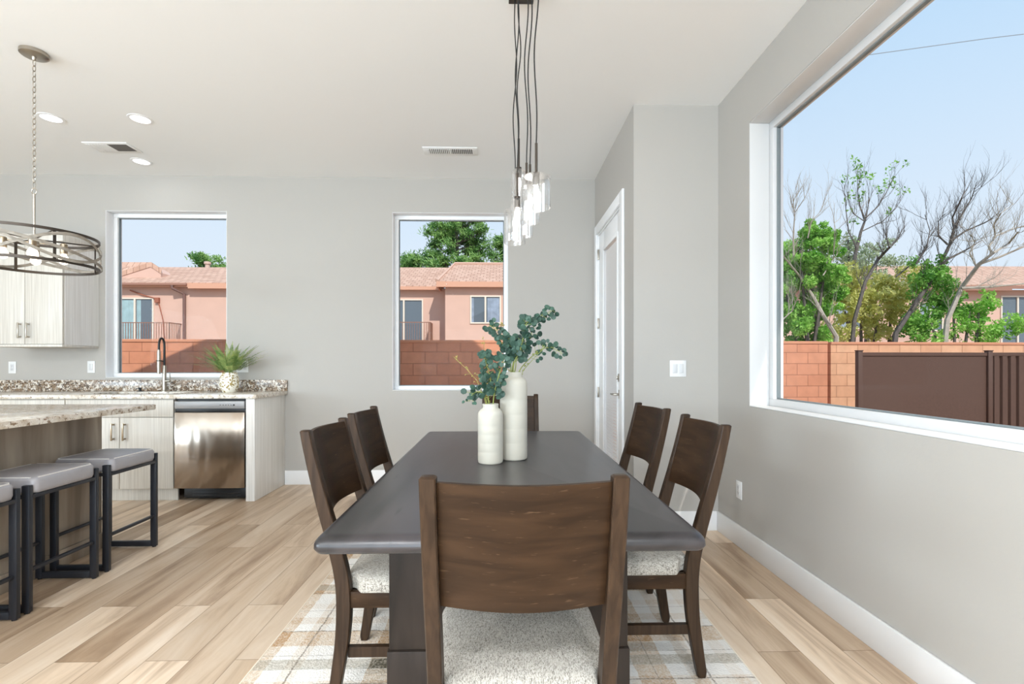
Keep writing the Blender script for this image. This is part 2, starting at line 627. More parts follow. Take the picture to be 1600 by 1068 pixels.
def mat_steel():
    m, n, b = newmat('brushed_stainless')
    L = n.links.new
    t = n.nodes.new('ShaderNodeTexCoord')
    mp = n.nodes.new('ShaderNodeMapping')
    mp.inputs['Scale'].default_value = (2.2, 2.2, 500)
    nz = n.nodes.new('ShaderNodeTexNoise')
    nz.inputs['Scale'].default_value = 1
    nz.inputs['Detail'].default_value = 2
    L(t.outputs['Object'], mp.inputs[0])
    L(mp.outputs[0], nz.inputs['Vector'])
    n2 = n.nodes.new('ShaderNodeTexNoise')
    n2.inputs['Scale'].default_value = 3.5
    n2.inputs['Detail'].default_value = 1
    mp2 = n.nodes.new('ShaderNodeMapping')
    mp2.inputs['Scale'].default_value = (2.6, 1, 0.7)
    L(t.outputs['Object'], mp2.inputs[0])
    L(mp2.outputs[0], n2.inputs['Vector'])
    ad = n.nodes.new('ShaderNodeMath')
    ad.operation = 'MULTIPLY_ADD'
    ad.inputs[1].default_value = 0.006
    L(nz.outputs['Fac'], ad.inputs[0])
    L(n2.outputs['Fac'], ad.inputs[2])
    bp = n.nodes.new('ShaderNodeBump')
    bp.inputs['Strength'].default_value = 0.35
    bp.inputs['Distance'].default_value = 0.02
    L(ad.outputs[0], bp.inputs['Height'])
    L(bp.outputs[0], b.inputs['Normal'])
    b.inputs['Base Color'].default_value = srgb(176, 164, 152)
    b.inputs['Metallic'].default_value = 1
    b.inputs['Roughness'].default_value = 0.24
    return m


def mat_speckle():
    m, n, b = newmat('white_gold_speckle')
    L = n.links.new
    t = n.nodes.new('ShaderNodeTexCoord')
    v = n.nodes.new('ShaderNodeTexVoronoi')
    v.inputs['Scale'].default_value = 85
    L(t.outputs['Object'], v.inputs['Vector'])
    sp = n.nodes.new('ShaderNodeSeparateColor')
    L(v.outputs['Color'], sp.inputs[0])
    r = n.nodes.new('ShaderNodeValToRGB')
    r.color_ramp.interpolation = 'CONSTANT'
    r.color_ramp.elements[0].color = srgb(244, 240, 228)
    r.color_ramp.elements[1].position = 0.66
    r.color_ramp.elements[1].color = srgb(160, 140, 88)
    L(sp.outputs[0], r.inputs[0])
    L(r.outputs[0], b.inputs['Base Color'])
    b.inputs['Roughness'].default_value = 0.3
    return m


M_floor = mat_floor()
M_granite = mat_granite('island_granite', -0.02)
M_granite2 = mat_granite('splash_granite', 0.085, 0.2)
M_rug = mat_rug()
M_fabric = mat_fabric()
M_steel = mat_steel()
M_speckle = mat_speckle()
M_block = mat_brick('salmon_block', srgb(214, 146, 114), srgb(222, 156, 124), srgb(176, 116, 90), 0.406, 0.203, 0.006, shift=(0.1, 0.015), bump=0.5)
M_blockr = mat_brick('peach_block', srgb(224, 168, 132), srgb(232, 180, 144), srgb(182, 130, 100), 0.406, 0.203, 0.006, shift=(0.3, 0.015), bump=0.5)
M_cap = simple('block_cap', srgb(214, 150, 118), 0.9, vary=0.05, vscale=4)
M_tile = mat_brick('pink_roof_tiles', srgb(196, 158, 138), srgb(214, 178, 158), srgb(150, 114, 98), 0.33, 0.34, 0.014, axis='XY', bump=0.6, rough=0.95)
M_stucco = simple('pink_stucco', srgb(214, 180, 165), 0.95, vary=0.03, vscale=1.5)
M_steelfence = simple('brown_steel_fence', srgb(86, 62, 52), 0.6, vary=0.08, vscale=30)
M_gravel = simple('desert_gravel', srgb(178, 150, 124), 0.98, bump=0.5, bscale=40, vary=0.15, vscale=20)


# ------------------------------------------------------------------ mesh helpers
def wloc(o):
    v = Vector((0, 0, 0))
    while o is not None:
        v += o.location
        o = o.parent
    return v


class MB:
    def __init__(self):
        self.bm = bmesh.new()

    def box(self, x0, x1, y0, y1, z0, z1, bev=0, seg=2):
        t = bmesh.new()
        bmesh.ops.create_cube(t, size=1)
        for v in t.verts:
            v.co = Vector(((x0 + x1) / 2 + v.co.x * (x1 - x0), (y0 + y1) / 2 + v.co.y * (y1 - y0), (z0 + z1) / 2 + v.co.z * (z1 - z0)))
        if bev:
            bmesh.ops.bevel(t, geom=list(t.edges), offset=bev, segments=seg, affect='EDGES', profile=0.5)
        self.join(t)
        return self

    def join(self, t, mat=None):
        if mat:
            t.transform(mat)
        me = bpy.data.meshes.new('t')
        t.to_mesh(me)
        t.free()
        self.bm.from_mesh(me)
        bpy.data.meshes.remove(me)
        return self

    def tube(self, pts, r, seg=8, cap=True, closed=False):
        pts = [Vector(p) for p in pts]
        n = len(pts)
        rs = r if isinstance(r, (list, tuple)) else [r] * n
        prev = None
        rings = []
        for i, p in enumerate(pts):
            if closed:
                d = pts[(i + 1) % n] - pts[i - 1]
            else:
                d = pts[min(i + 1, n - 1)] - pts[max(i - 1, 0)]
            if d.length < 1e-9:
                d = Vector((0, 0, 1))
            d.normalize()
            if prev is None:
                a = Vector((1, 0, 0)) if abs(d.x) < 0.8 else Vector((0, 1, 0))
                u = d.cross(a).normalized()
            else:
                u = (prev - d * prev.dot(d)).normalized()
            prev = u
            v = d.cross(u)
            rings.append([self.bm.verts.new(p + (u * math.cos(2 * PI * k / seg) + v * math.sin(2 * PI * k / seg)) * rs[i]) for k in range(seg)])
        for i in range(n if closed else n - 1):
            a, b = rings[i], rings[(i + 1) % n]
            for k in range(seg):
                self.bm.faces.new((a[k], a[(k + 1) % seg], b[(k + 1) % seg], b[k]))
        if cap and not closed:
            self.bm.faces.new(rings[0][::-1])
            self.bm.faces.new(rings[-1])
        return self

    def lathe(self, prof, c=(0, 0, 0), seg=32, cap0=True, cap1=True):
        c = Vector(c)
        rings = []
        for r, z in prof:
            rings.append([self.bm.verts.new(c + Vector((r * math.cos(2 * PI * k / seg), r * math.sin(2 * PI * k / seg), z))) for k in range(seg)])
        for i in range(len(rings) - 1):
            a, b = rings[i], rings[i + 1]
            for k in range(seg):
                self.bm.faces.new((a[k], a[(k + 1) % seg], b[(k + 1) % seg], b[k]))
        if cap0:
            self.bm.faces.new(rings[0][::-1])
        if cap1:
            self.bm.faces.new(rings[-1])
        return self

    def rings(self, rings, closed=False, cap=True):
        vs = [[self.bm.verts.new(p) for p in r] for r in rings]
        n, k = len(vs), len(vs[0])
        for i in range(n if closed else n - 1):
            a, b = vs[i], vs[(i + 1) % n]
            for j in range(k):
                self.bm.faces.new((a[j], a[(j + 1) % k], b[(j + 1) % k], b[j]))
        if cap and not closed:
            self.bm.faces.new(vs[0][::-1])
            self.bm.faces.new(vs[-1])
        return self

    def prism(self, poly, axis, a0, a1):
        """poly: 2D points in the plane of the other two axes, extruded from a0 to a1"""
        def P(p, a):
            if axis == 'X':
                return (a, p[0], p[1])
            if axis == 'Y':
                return (p[0], a, p[1])
            return (p[0], p[1], a)
        return self.rings([[P(p, a0) for p in poly], [P(p, a1) for p in poly]])

    def face(self, pts):
        self.bm.faces.new([self.bm.verts.new(p) for p in pts])
        return self

    def build(self, name, mat, parent=None, smooth=True, angle=35, loc=None):
        bmesh.ops.recalc_face_normals(self.bm, faces=list(self.bm.faces))
        if parent is not None:
            off = wloc(parent)
        elif loc is not None:
            off = Vector(loc)
        else:
            off = Vector((0, 0, 0))
        if off.length:
            bmesh.ops.translate(self.bm, verts=list(self.bm.verts), vec=-off)
        me = bpy.data.meshes.new(name)
        self.bm.to_mesh(me)
        self.bm.free()
        me.materials.append(mat)
        if smooth:
            for p in me.polygons:
                p.use_smooth = True
            me.set_sharp_from_angle(angle=math.radians(angle))
        o = bpy.data.objects.new(name, me)
        COL.objects.link(o)
        if parent is not None:
            o.parent = parent
        elif loc is not None:
            o.location = loc
        return o


def tag(o, label, cat, group=None):
    o['label'] = label
    o['category'] = cat
    if group:
        o['group'] = group
    return o


def thing(name, label, cat, loc=(0, 0, 0), rz=0, group=None):
    o = bpy.data.objects.new(name, None)
    o.empty_display_size = 0.1
    COL.objects.link(o)
    o.location = loc
    o.rotation_euler = (0, 0, rz)
    return tag(o, label, cat, group)


def struct(o):
    o['kind'] = 'structure'
    return o


def copy_tree(o, parent=None):
    c = o.copy()
    COL.objects.link(c)
    if parent is not None:
        c.parent = parent
    for ch in list(o.children):
        copy_tree(ch, c)
    return c


def quads_mesh(name, quads, mat, parent):
    """many small loose quads in world coordinates -> one mesh under parent"""
    off = wloc(parent) if parent is not None else Vector((0, 0, 0))
    vs, fs = [], []
    for q in quads:
        i = len(vs)
        vs.extend([(p[0] - off.x, p[1] - off.y, p[2] - off.z) for p in q])
        fs.append(tuple(range(i, i + len(q))))
    me = bpy.data.meshes.new(name)
    me.from_pydata(vs, [], fs)
    me.materials.append(mat)
    o = bpy.data.objects.new(name, me)
    COL.objects.link(o)
    o.parent = parent
    return o


# ------------------------------------------------------------------ room shell
H = 3.05
YB, XR, XS, YS = 4.88, 1.57, 0.958, 3.46
XL, YR = -7.0, -4.0


def wall_with_holes(name, axis, a, thick, u0, u1, z1, holes, mat=M_wall, z0=-0.05):
    """axis 'Y': wall plane at y=a..a+thick spanning x u0..u1; axis 'X' likewise. holes: (u0,u1,z0,z1)"""
    us = sorted({u0, u1} | {h[0] for h in holes} | {h[1] for h in holes})
    zs = sorted({z0, z1} | {h[2] for h in holes} | {h[3] for h in holes})
    m = MB()
    bm = m.bm
    vs = {}

    def V(u, z, d):
        k = (round(u, 5), round(z, 5), d)
        if k not in vs:
            aa = a + (thick if d else 0)
            vs[k] = bm.verts.new((u, aa, z) if axis == 'Y' else (aa, u, z))
        return vs[k]

    def solid(i, j):
        if i < 0 or j < 0 or i >= len(us) - 1 or j >= len(zs) - 1:
            return False
        cu, cz = (us[i] + us[i + 1]) / 2, (zs[j] + zs[j + 1]) / 2
        return not any(h[0] < cu < h[1] and h[2] < cz < h[3] for h in holes)
    for i in range(len(us) - 1):
        for j in range(len(zs) - 1):
            if not solid(i, j):
                continue
            A, B, C_, D = us[i], us[i + 1], zs[j], zs[j + 1]
            for d in (0, 1):
                bm.faces.new([V(A, C_, d), V(B, C_, d), V(B, D, d), V(A, D, d)])
            for (di, dj, p, q) in ((-1, 0, (A, C_), (A, D)), (1, 0, (B, C_), (B, D)), (0, -1, (A, C_), (B, C_)), (0, 1, (A, D), (B, D))):
                if not solid(i + di, j + dj):
                    bm.faces.new([V(*p, 0), V(*q, 0), V(*q, 1), V(*p, 1)])
    return struct(m.build(name, mat, smooth=False))


WT = 0.2
o = MB().box(XL - WT, XR + WT, YR - WT, YS + WT, -0.06, 0).box(XL - WT, XS + 0.001 + 0.15, YS + WT, YB + WT, -0.06, 0).build('floor', M_floor, smooth=False)
struct(o)
o = MB().box(XL - WT, XR + WT, YR - WT, YS + 0.15, H, H + 0.25).box(XL - WT, XS + 0.15, YS + 0.15, YB + WT, H, H + 0.25).build('ceiling', M_ceil, smooth=False)
struct(o)
WL = (-3.879, -2.700, 1.060, 2.705)
WC = (-1.072, 0.083, 0.930, 2.708)
WRt = (0.75, 3.025, 0.925, 2.712)
DR = (3.805, 4.745, 0.0, 2.455)
wall_with_holes('wall_back', 'Y', YB, WT, XL - WT, XS + 0.15, H, [WL, WC])
wall_with_holes('wall_right', 'X', XR, WT, YR, YS + 0.15, H, [WRt])
wall_with_holes('wall_alcove_side', 'X', XS, 0.15, YS + 0.15, YB, H, [DR])
wall_with_holes('wall_alcove_front', 'Y', YS, 0.15, XS, XR, H, [])
REAR = [(-2.4, 1.2, 0.0, 2.55), (-5.6, -3.2, 0.9, 2.6)]  # unseen rear openings, put in for the fill lamps
wall_with_holes('wall_rear', 'Y', YR - WT, WT, XL - WT, XR + WT, H, REAR)
LEFT = (-3.1, 0.1, 0.9, 2.6)  # unseen opening, set where its fill lamp spares the wall cabinet
wall_with_holes('wall_left', 'X', XL - WT, WT, YR, YB, H, [LEFT])


def window(idx, axis, hole, inner, fdepth, side, jamb_in, frame=0.042):
    """white vinyl frame set in the reveal. inner = wall face coordinate, side=+1 if outside is at larger coordinate"""
    u0, u1, z0, z1 = hole
    a0, a1 = sorted((inner + side * jamb_in, inner + side * (jamb_in + fdepth)))
    m = MB()

    def B(ua, ub, za, zb, p, q):
        p, q = sorted((p, q))
        if axis == 'Y':
            m.box(ua, ub, p, q, za, zb, 0.003)
        else:
            m.box(p, q, ua, ub, za, zb, 0.003)
    f = frame
    B(u0, u1, z0, z0 + f, a0, a1)
    B(u0, u1, z1 - f, z1, a0, a1)
    B(u0, u0 + f, z0 + f, z1 - f, a0, a1)
    B(u1 - f, u1, z0 + f, z1 - f, a0, a1)
    fr = struct(m.build('window_%d' % idx, M_vinyl if idx == 3 else M_trim))  # right window's frame takes a darker white because it is overlit
    m = MB()
    mid = (a0 + a1) / 2
    g = 0.007
    for (ua, ub, za, zb) in ((u0 + f, u1 - f, z0 + f, z0 + f + g), (u0 + f, u1 - f, z1 - f - g, z1 - f), (u0 + f, u0 + f + g, z0 + f + g, z1 - f - g), (u1 - f - g, u1 - f, z0 + f + g, z1 - f - g)):
        B(ua, ub, za, zb, mid - 0.012, mid + 0.012)
    m.build('gasket', M_gasket, fr)
    m = MB()
    if axis == 'Y':
        m.box(u0 + f, u1 - f, mid - 0.002, mid + 0.002, z0 + f, z1 - f)
    else:
        m.box(mid - 0.002, mid + 0.002, u0 + f, u1 - f, z0 + f, z1 - f)
    m.build('pane', M_glass, fr, smooth=False)
    # white liner of the reveal: painted jambs, head and sill
    m = MB()
    b0, b1 = inner + side * 0.001, inner + side * jamb_in
    t = 0.006
    B(u0, u1, z0, z0 + t, b0, b1)
    B(u0, u1, z1 - t, z1, b0, b1)
    B(u0, u0 + t, z0 + t, z1 - t, b0, b1)
    B(u1 - t, u1, z0 + t, z1 - t, b0, b1)
    m.build('window_liner', M_liner if idx == 3 else M_trim, fr)
    return fr


window(1, 'Y', WL, YB, 0.06, 1, 0.10)
window(2, 'Y', WC, YB, 0.06, 1, 0.10)
window(3, 'X', WRt, XR, 0.065, 1, 0.125, 0.05)
window(4, 'Y', REAR[0], YR, 0.06, -1, 0.10)
window(5, 'Y', REAR[1], YR, 0.06, -1, 0.10)
window(6, 'X', LEFT, XL, 0.06, -1, 0.10)


def baseboard(name, *boxes):
    m = MB()
    for (x0, x1, y0, y1) in boxes:
        m.box(x0, x1, y0, y1, 0.0, 0.14, 0.004)
    struct(m.build(name, M_trim))


bt = 0.015
baseboard('baseboard_back', (-2.128, XS, YB - bt, YB))
baseboard('baseboard_right', (XR - bt, XR, YR, YS))
baseboard('baseboard_alcove', (XS - bt, XR - bt, YS - bt, YS), (XS - bt, XS, YS, 3.715))
baseboard('baseboard_rear', (XL, -2.45, YR, YR + bt), (1.25, XR - bt, YR, YR + bt))
baseboard('baseboard_left', (XL, XL + bt, YR + bt, YB))

# door with its casing
m = MB()
ct = 0.018
m.box(XS - ct, XS, 3.72, 3.81, 0, 2.545, 0.003)
m.box(XS - ct, XS, 4.74, 4.83, 0, 2.545, 0.003)
m.box(XS - ct, XS, 3.81, 4.74, 2.455, 2.545, 0.003)
m.box(XS, XS + 0.15, 3.806, 3.818, 0, 2.455)
m.box(XS, XS + 0.15, 4.732, 4.744, 0, 2.455)
m.box(XS, XS + 0.15, 3.818, 4.732, 2.443, 2.454)
struct(m.build('trim_1', M_trim))
m = MB()
dy0, dy1, dx0, dx1 = 3.821, 4.729, XS + 0.012, XS + 0.055
gy0, gy1, gz0, gz1 = 3.985, 4.52, 0.28, 2.262
m.box(dx0, dx1, dy0, gy0, 0.008, 2.44, 0.002)
m.box(dx0, dx1, gy1, dy1, 0.008, 2.44, 0.002)
m.box(dx0, dx1, gy0, gy1, 0.008, gz0, 0.002)
m.box(dx0, dx1, gy0, gy1, gz1, 2.44, 0.002)
for (a, b, c, d) in ((gy0 - 0.02, gy0 + 0.012, gz0 - 0.02, gz1 + 0.02), (gy1 - 0.012, gy1 + 0.02, gz0 - 0.02, gz1 + 0.02), (gy0 + 0.012, gy1 - 0.012, gz0 - 0.02, gz0 + 0.012), (gy0 + 0.012, gy1 - 0.012, gz1 - 0.012, gz1 + 0.02)):
    m.box(dx0 - 0.009, dx0 + 0.004, a, b, c, d, 0.003)
door = struct(m.build('door_1', M_trim))
MB().box(dx0 + 0.006, dx0 + 0.01, gy0, gy1, gz0, gz1).build('pane', M_glass, door, smooth=False)
m = MB()
for i in range(70):
    z = gz0 + 0.02 + i * 0.0279
    m.rings([[(dx0 + 0.018, y, z + 0.0145), (dx0 + 0.0185, y, z + 0.0145), (dx0 + 0.0245, y, z - 0.0145), (dx0 + 0.024, y, z - 0.0145)] for y in (gy0 + 0.004, gy1 - 0.004)])
m.build('blind', M_blind, door, smooth=False)
m = MB().box(dx0 - 0.008, dx0, 3.872, 3.928, 0.912, 0.984, 0.002)
m.tube([(dx0 - 0.008, 3.90, 0.948), (dx0 - 0.045, 3.90, 0.948), (dx0 - 0.055, 3.905, 0.948)], 0.010, 10)
m.tube([(dx0 - 0.052, 3.895, 0.948), (dx0 - 0.056, 3.96, 0.947), (dx0 - 0.052, 4.01, 0.946)], [0.009, 0.008, 0.006], 10)
m.build('door_handle', M_nickel, door)
m = MB().box(dx0 - 0.012, dx0, 3.876, 3.932, 1.05, 1.115, 0.003).box(dx0 - 0.03, dx0 - 0.012, 3.897, 3.909, 1.068, 1.097, 0.002)
m.build('deadbolt', M_nickel, door)
for z in (0.25, 0.92, 1.59, 2.26):
    MB().box(XS - 0.004, XS + 0.013, 4.722, 4.738, z - 0.05, z + 0.05, 0.002).build('hinge', M_nickel, door)

# ------------------------------------------------------------------ ground, own roof
struct(MB().box(-45, 60, YB + WT, 90, -0.4, -0.2).box(XR + WT, 60, -25, YB + WT, -0.4, -0.2).build('ground', M_gravel, smooth=False))
# own house: gabled roof over the rooms (unseen; outline shaped to throw the yard wall's shade)
m = MB()
m.prism([(-7.9, 3.32), (2.4, 3.32), (2.4, 3.42), (-0.9, 6.15), (-6.4, 3.4), (-7.9, 3.4)], 'Y', -4.6, 5.45)
struct(m.build('roof', M_tile, smooth=False))

# ------------------------------------------------------------------ kitchen run along the back wall
CY = 4.28    # cabinet faces
m = MB()
x0, x1, y0, y1, zt, zb = -6.9, -2.103, 4.25, YB - 0.001, 0.93, 0.895
sx0, sx1, sy0, sy1 = -3.63, -2.93, 4.36, 4.72
m.box(x0, sx0, y0, y1, zb, zt, 0.003)
m.box(sx1, x1, y0, y1, zb, zt, 0.003)
m.box(sx0, sx1, y0, sy0, zb, zt, 0.002)
m.box(sx0, sx1, sy1, y1, zb, zt, 0.002)
ct_ = m.build('countertop', M_granite, loc=(-4.5, 4.5, zb))
tag(ct_, 'speckled cream granite countertop along the back wall under the left window', 'countertop')
MB().box(x0, x1, y1 - 0.022, y1, zt, zt + 0.107, 0.002).build('backsplash', M_granite2, ct_)

sk = thing('sink', 'undermount steel sink basin set in the back granite countertop', 'sink', (-3.28, 4.54, 0.70))
m = MB()
m.box(sx0 - 0.01, sx1 + 0.01, sy0 - 0.01, sy1 + 0.01, 0.70, 0.705)
m.box(sx0 - 0.012, sx0 - 0.001, sy0 - 0.01, sy1 + 0.01, 0.705, 0.893)
m.box(sx1 + 0.001, sx1 + 0.012, sy0 - 0.01, sy1 + 0.01, 0.705, 0.893)
m.box(sx0, sx1, sy0 - 0.012, sy0 - 0.001, 0.705, 0.893)
m.box(sx0, sx1, sy1 + 0.001, sy1 + 0.012, 0.705, 0.893)
m.build('basin', M_steel, sk)
MB().lathe([(0.04, 0.705), (0.04, 0.709), (0.03, 0.709)], (-3.28, 4.54, 0), 20).build('drain', M_nickel, sk)


def base_cabinet(name, label, xa, xb, group, ndoors=2, drawer=True):
    r = thing(name, label, 'cabinet', ((xa + xb) / 2, YB - 0.3, 0), 0, group)
    m = MB()
    m.box(xa + 0.001, xb - 0.001, CY + 0.02, YB - 0.002, 0.11, 0.68)
    for (a, b, c, d) in ((xa + 0.001, xa + 0.02, CY + 0.02, YB - 0.002), (xb - 0.02, xb - 0.001, CY + 0.02, YB - 0.002), (xa + 0.02, xb - 0.02, CY + 0.02, CY + 0.03), (xa + 0.02, xb - 0.02, YB - 0.03, YB - 0.002)):
        m.box(a, b, c, d, 0.68, 0.893)
    m.build('body', M_cab, r, smooth=False)
    MB().box(xa + 0.001, xb - 0.001, CY + 0.06, CY + 0.075, 0.001, 0.11).build('toe_kick', M_cab, r, smooth=False)
    if drawer:
        MB().box(xa + 0.003, xb - 0.003, CY, CY + 0.019, 0.735, 0.885, 0.0015).build('drawer_front', M_cab, r)
    wd = (xb - xa) / ndoors
    for i in range(ndoors):
        a, b = xa + i * wd + 0.003, xa + (i + 1) * wd - 0.003
        d = MB().box(a, b, CY, CY + 0.019, 0.115, 0.73 if drawer else 0.885, 0.0015).build('door', M_cab, r)
        hx = b - 0.045 if i == 0 else a + 0.045
        h = MB()
        h.box(hx - 0.006, hx + 0.006, CY - 0.034, CY - 0.024, 0.535, 0.685, 0.002)
        for z in (0.548, 0.672):
            h.box(hx - 0.006, hx + 0.006, CY - 0.026, CY, z - 0.006, z + 0.006, 0.001)
        h.build('handle', M_brass, d)
    return r


base_cabinet('base_cabinet', 'pale laminate sink cabinet with two doors left of the dishwasher', -3.74, -2.822, 'pale base cabinets')
base_cabinet('base_cabinet', 'pale laminate base cabinet at the left frame edge behind the island', -4.655, -3.742, 'pale base cabinets')
base_cabinet('base_cabinet', 'pale laminate base cabinet in the far left kitchen corner', -5.57, -4.657, 'pale base cabinets')
ep = MB().box(-2.205, -2.13, CY, YB - 0.002, 0.001, 0.893, 0.002).build('cabinet_end_panel', M_cabside, loc=(-2.17, 4.58, 0))
tag(ep, 'tall pale laminate end panel closing the counter right of the dishwasher', 'panel')

dw = thing('dishwasher', 'stainless steel dishwasher under the granite counter', 'dishwasher', (-2.515, 4.58, 0))
DX0, DX1 = -2.815, -2.212
MB().box(DX0 + 0.004, DX1 - 0.004, CY + 0.03, YB - 0.03, 0.12, 0.888).build('tub', M_dark, dw, smooth=False)
m = MB()
NX = 24
ring = []
za, zb_ = 0.118, 0.775
for z in (za, za + 0.004, zb_ - 0.004, zb_):
    ins = 0.004 if z in (za, zb_) else 0
    pts = [(DX0 + 0.003 + ins, CY + 0.028, z)]
    for i in range(NX + 1):
        u = i / NX
        pts.append((DX0 + 0.003 + ins + u * (DX1 - DX0 - 0.006 - 2 * ins), CY - 0.004 - 0.010 * math.sin(PI * u) ** 0.6 + ins, z))
    pts.append((DX1 - 0.003 - ins, CY + 0.028, z))
    ring.append(pts)
m.rings(ring)
m.build('door_panel', M_steel, dw, angle=50)
MB().box(DX0 + 0.003, DX1 - 0.003, CY + 0.012, CY + 0.03, 0.775, 0.806, 0.002).build('pocket_handle', M_dark, dw)
m = MB().box(DX0 + 0.003, DX1 - 0.003, CY - 0.006, CY + 0.03, 0.806, 0.872, 0.004)
cp = m.build('control_panel', simple('satin_grey_panel', srgb(150, 148, 147), 0.45, metal=0.4), dw)
m = MB()
for i, xx in enumerate((-2.42, -2.395, -2.372, -2.35, -2.328)):
    m.box(xx - 0.004, xx + 0.004, CY - 0.0075, CY - 0.005, 0.836, 0.842)
m.box(-2.312, -2.296, CY - 0.0085, CY - 0.005, 0.833, 0.845, 0.002)
m.build('button', M_dark, cp)
m = MB().box(DX0 + 0.05, DX1 - 0.01, CY + 0.055, CY + 0.07, 0.02, 0.115, 0.002)
for i in range(3):
    m.box(DX0 + 0.12, DX1 - 0.06, CY + 0.048, CY + 0.056, 0.035 + i * 0.025, 0.047 + i * 0.025, 0.002)
m.box(DX0 + 0.062, DX0 + 0.075, CY + 0.052, CY + 0.056, 0.045, 0.052)
m.build('kick_plate', M_dark, dw)

# upper cabinet
uc = thing('wall_cabinet', 'pale two-door upper cabinet hung left of the kitchen window', 'cabinet', (-4.3, YB - 0.17, 1.35))
ux0, ux1, uy = -4.61, -3.945, 4.51
MB().box(ux0, ux1, uy, YB - 0.001, 1.37, 2.30).build('body', M_cab, uc, smooth=False)
MB().box(ux1 + 0.0005, ux1 + 0.004, uy, YB - 0.001, 1.37, 2.30).build('side_panel', M_cabside, uc, smooth=False)
MB().box(ux0 - 0.005, ux1 + 0.005, uy - 0.028, YB - 0.001, 1.348, 1.37, 0.002).build('light_rail', M_cab, uc)
MB().box(ux0 - 0.008, ux1 + 0.012, uy - 0.03, YB - 0.001, 2.30, 2.365, 0.003).build('crown', M_cab, uc)
for i, (a, b) in enumerate(((ux0 + 0.002, -4.279), (-4.275, ux1 - 0.002))):
    d = MB().box(a, b, uy - 0.021, uy - 0.001, 1.373, 2.296, 0.0015).build('door', M_cab, uc)
    hx = b - 0.035 if i == 0 else a + 0.035
    h = MB().box(hx - 0.006, hx + 0.006, uy - 0.055, uy - 0.045, 1.425, 1.565, 0.002)
    for z in (1.438, 1.552):
        h.box(hx - 0.006, hx + 0.006, uy - 0.047, uy - 0.021, z - 0.006, z + 0.006, 0.001)
    h.build('handle', M_nickel, d)

# faucet
fx, fy = -3.235, 4.775
fc = thing('faucet', 'tall pull-down kitchen faucet with dark hose in front of the window', 'faucet', (fx, fy, 0.93))
m = MB().lathe([(0.026, 0.93), (0.026, 0.938), (0.019, 0.942), (0.0175, 1.16), (0.015, 1.18)], (fx, fy, 0), 20)
m.build('body', M_nickel, fc)
pts = [(fx, fy, 1.18), (fx, fy, 1.36)]
for k in range(1, 13):
    a = PI * k / 12
    pts.append((fx - 0.012 * k / 12, fy - 0.029 + 0.029 * math.cos(a), 1.38 + 0.06 * math.sin(a)))
pts += [(fx - 0.012, fy - 0.058, 1.33), (fx - 0.013, fy - 0.058, 1.20)]
MB().tube(pts, 0.0095, 12).build('hose', M_dark, fc)
MB().lathe([(0.012, 1.33), (0.016, 1.30), (0.017, 1.16), (0.014, 1.10), (0.012, 1.10)][::-1], (fx - 0.013, fy - 0.058, 0), 16).build('spray_head', M_nickel, fc)
MB().tube([(fx, fy, 1.215), (fx - 0.01, fy - 0.04, 1.225)], 0.005, 8).tube([(fx - 0.013 + 0.021 * math.cos(t * PI / 8), fy - 0.058 + 0.021 * math.sin(t * PI / 8), 1.225) for t in range(16)], 0.004, 6, closed=True).build('holder', M_dark, fc)
m = MB().tube([(fx + 0.015, fy, 1.03), (fx + 0.055, fy, 1.03)], 0.013, 12).tube([(fx + 0.052, fy, 1.03), (fx + 0.056, fy - 0.005, 1.065), (fx + 0.058, fy - 0.01, 1.105)], [0.006, 0.005, 0.004], 8)
m.build('lever', M_nickel, fc)
sd_ = MB().lathe([(0.03, 0.93), (0.03, 0.934), (0.012, 0.936), (0.011, 0.952), (0.016, 0.955), (0.014, 0.965), (0.004, 0.967)], (-3.47, 4.78, 0), 20).box(-3.485, -3.455, 4.745, 4.78, 0.955, 0.962, 0.002).build('soap_dispenser', M_dark, loc=(-3.47, 4.78, 0.93))
tag(sd_, 'small black soap pump on the counter left of the faucet', 'soap dispenser')


# outlets and switches
def plate(name, label, x, y, z, facing, wd=0.072, ht=0.116, kind='outlet', group=None):
    """facing: '-Y' or '-X'"""
    r = thing(name, label, kind if kind != 'outlet' else 'outlet', (x, y, z), 0, group)

    def B(m, u0, u1, z0, z1, d0, d1, bev=0.001):
        if facing == '-Y':
            m.box(x + u0, x + u1, y - d1, y - d0, z + z0, z + z1, bev)
        else:
            m.box(x - d1, x - d0, y + u0, y + u1, z + z0, z + z1, bev)
        return m
    B(MB(), -wd / 2, wd / 2, -ht / 2, ht / 2, 0.0, 0.006, 0.002).build('cover_plate', M_plate, r)
    gang = 2 if wd > 0.1 else 1
    for g in range(gang):
        c = (g - (gang - 1) / 2) * 0.046
        if kind == 'light switch' or (kind == 'switch and outlet' and g == 0):
            B(MB(), c - 0.0165, c + 0.0165, -0.033, 0.033, 0.006, 0.010, 0.002).build('rocker', M_vinyl, r)
        else:
            f = B(MB(), c - 0.0165, c + 0.0165, -0.033, 0.033, 0.006, 0.0085, 0.001).build('socket', M_vinyl, r)
            for s in (-1, 1):
                m = MB()
                for q in (-0.006, 0.006):
                    B(m, c + q - 0.001, c + q + 0.001, s * 0.017 - 0.004, s * 0.017 + 0.004, 0.0085, 0.0088, 0)
                B(m, c - 0.002, c + 0.002, s * 0.017 - 0.010, s * 0.017 - 0.007, 0.0085, 0.0088, 0)
                m.build('slots', M_slot, f)
    return r


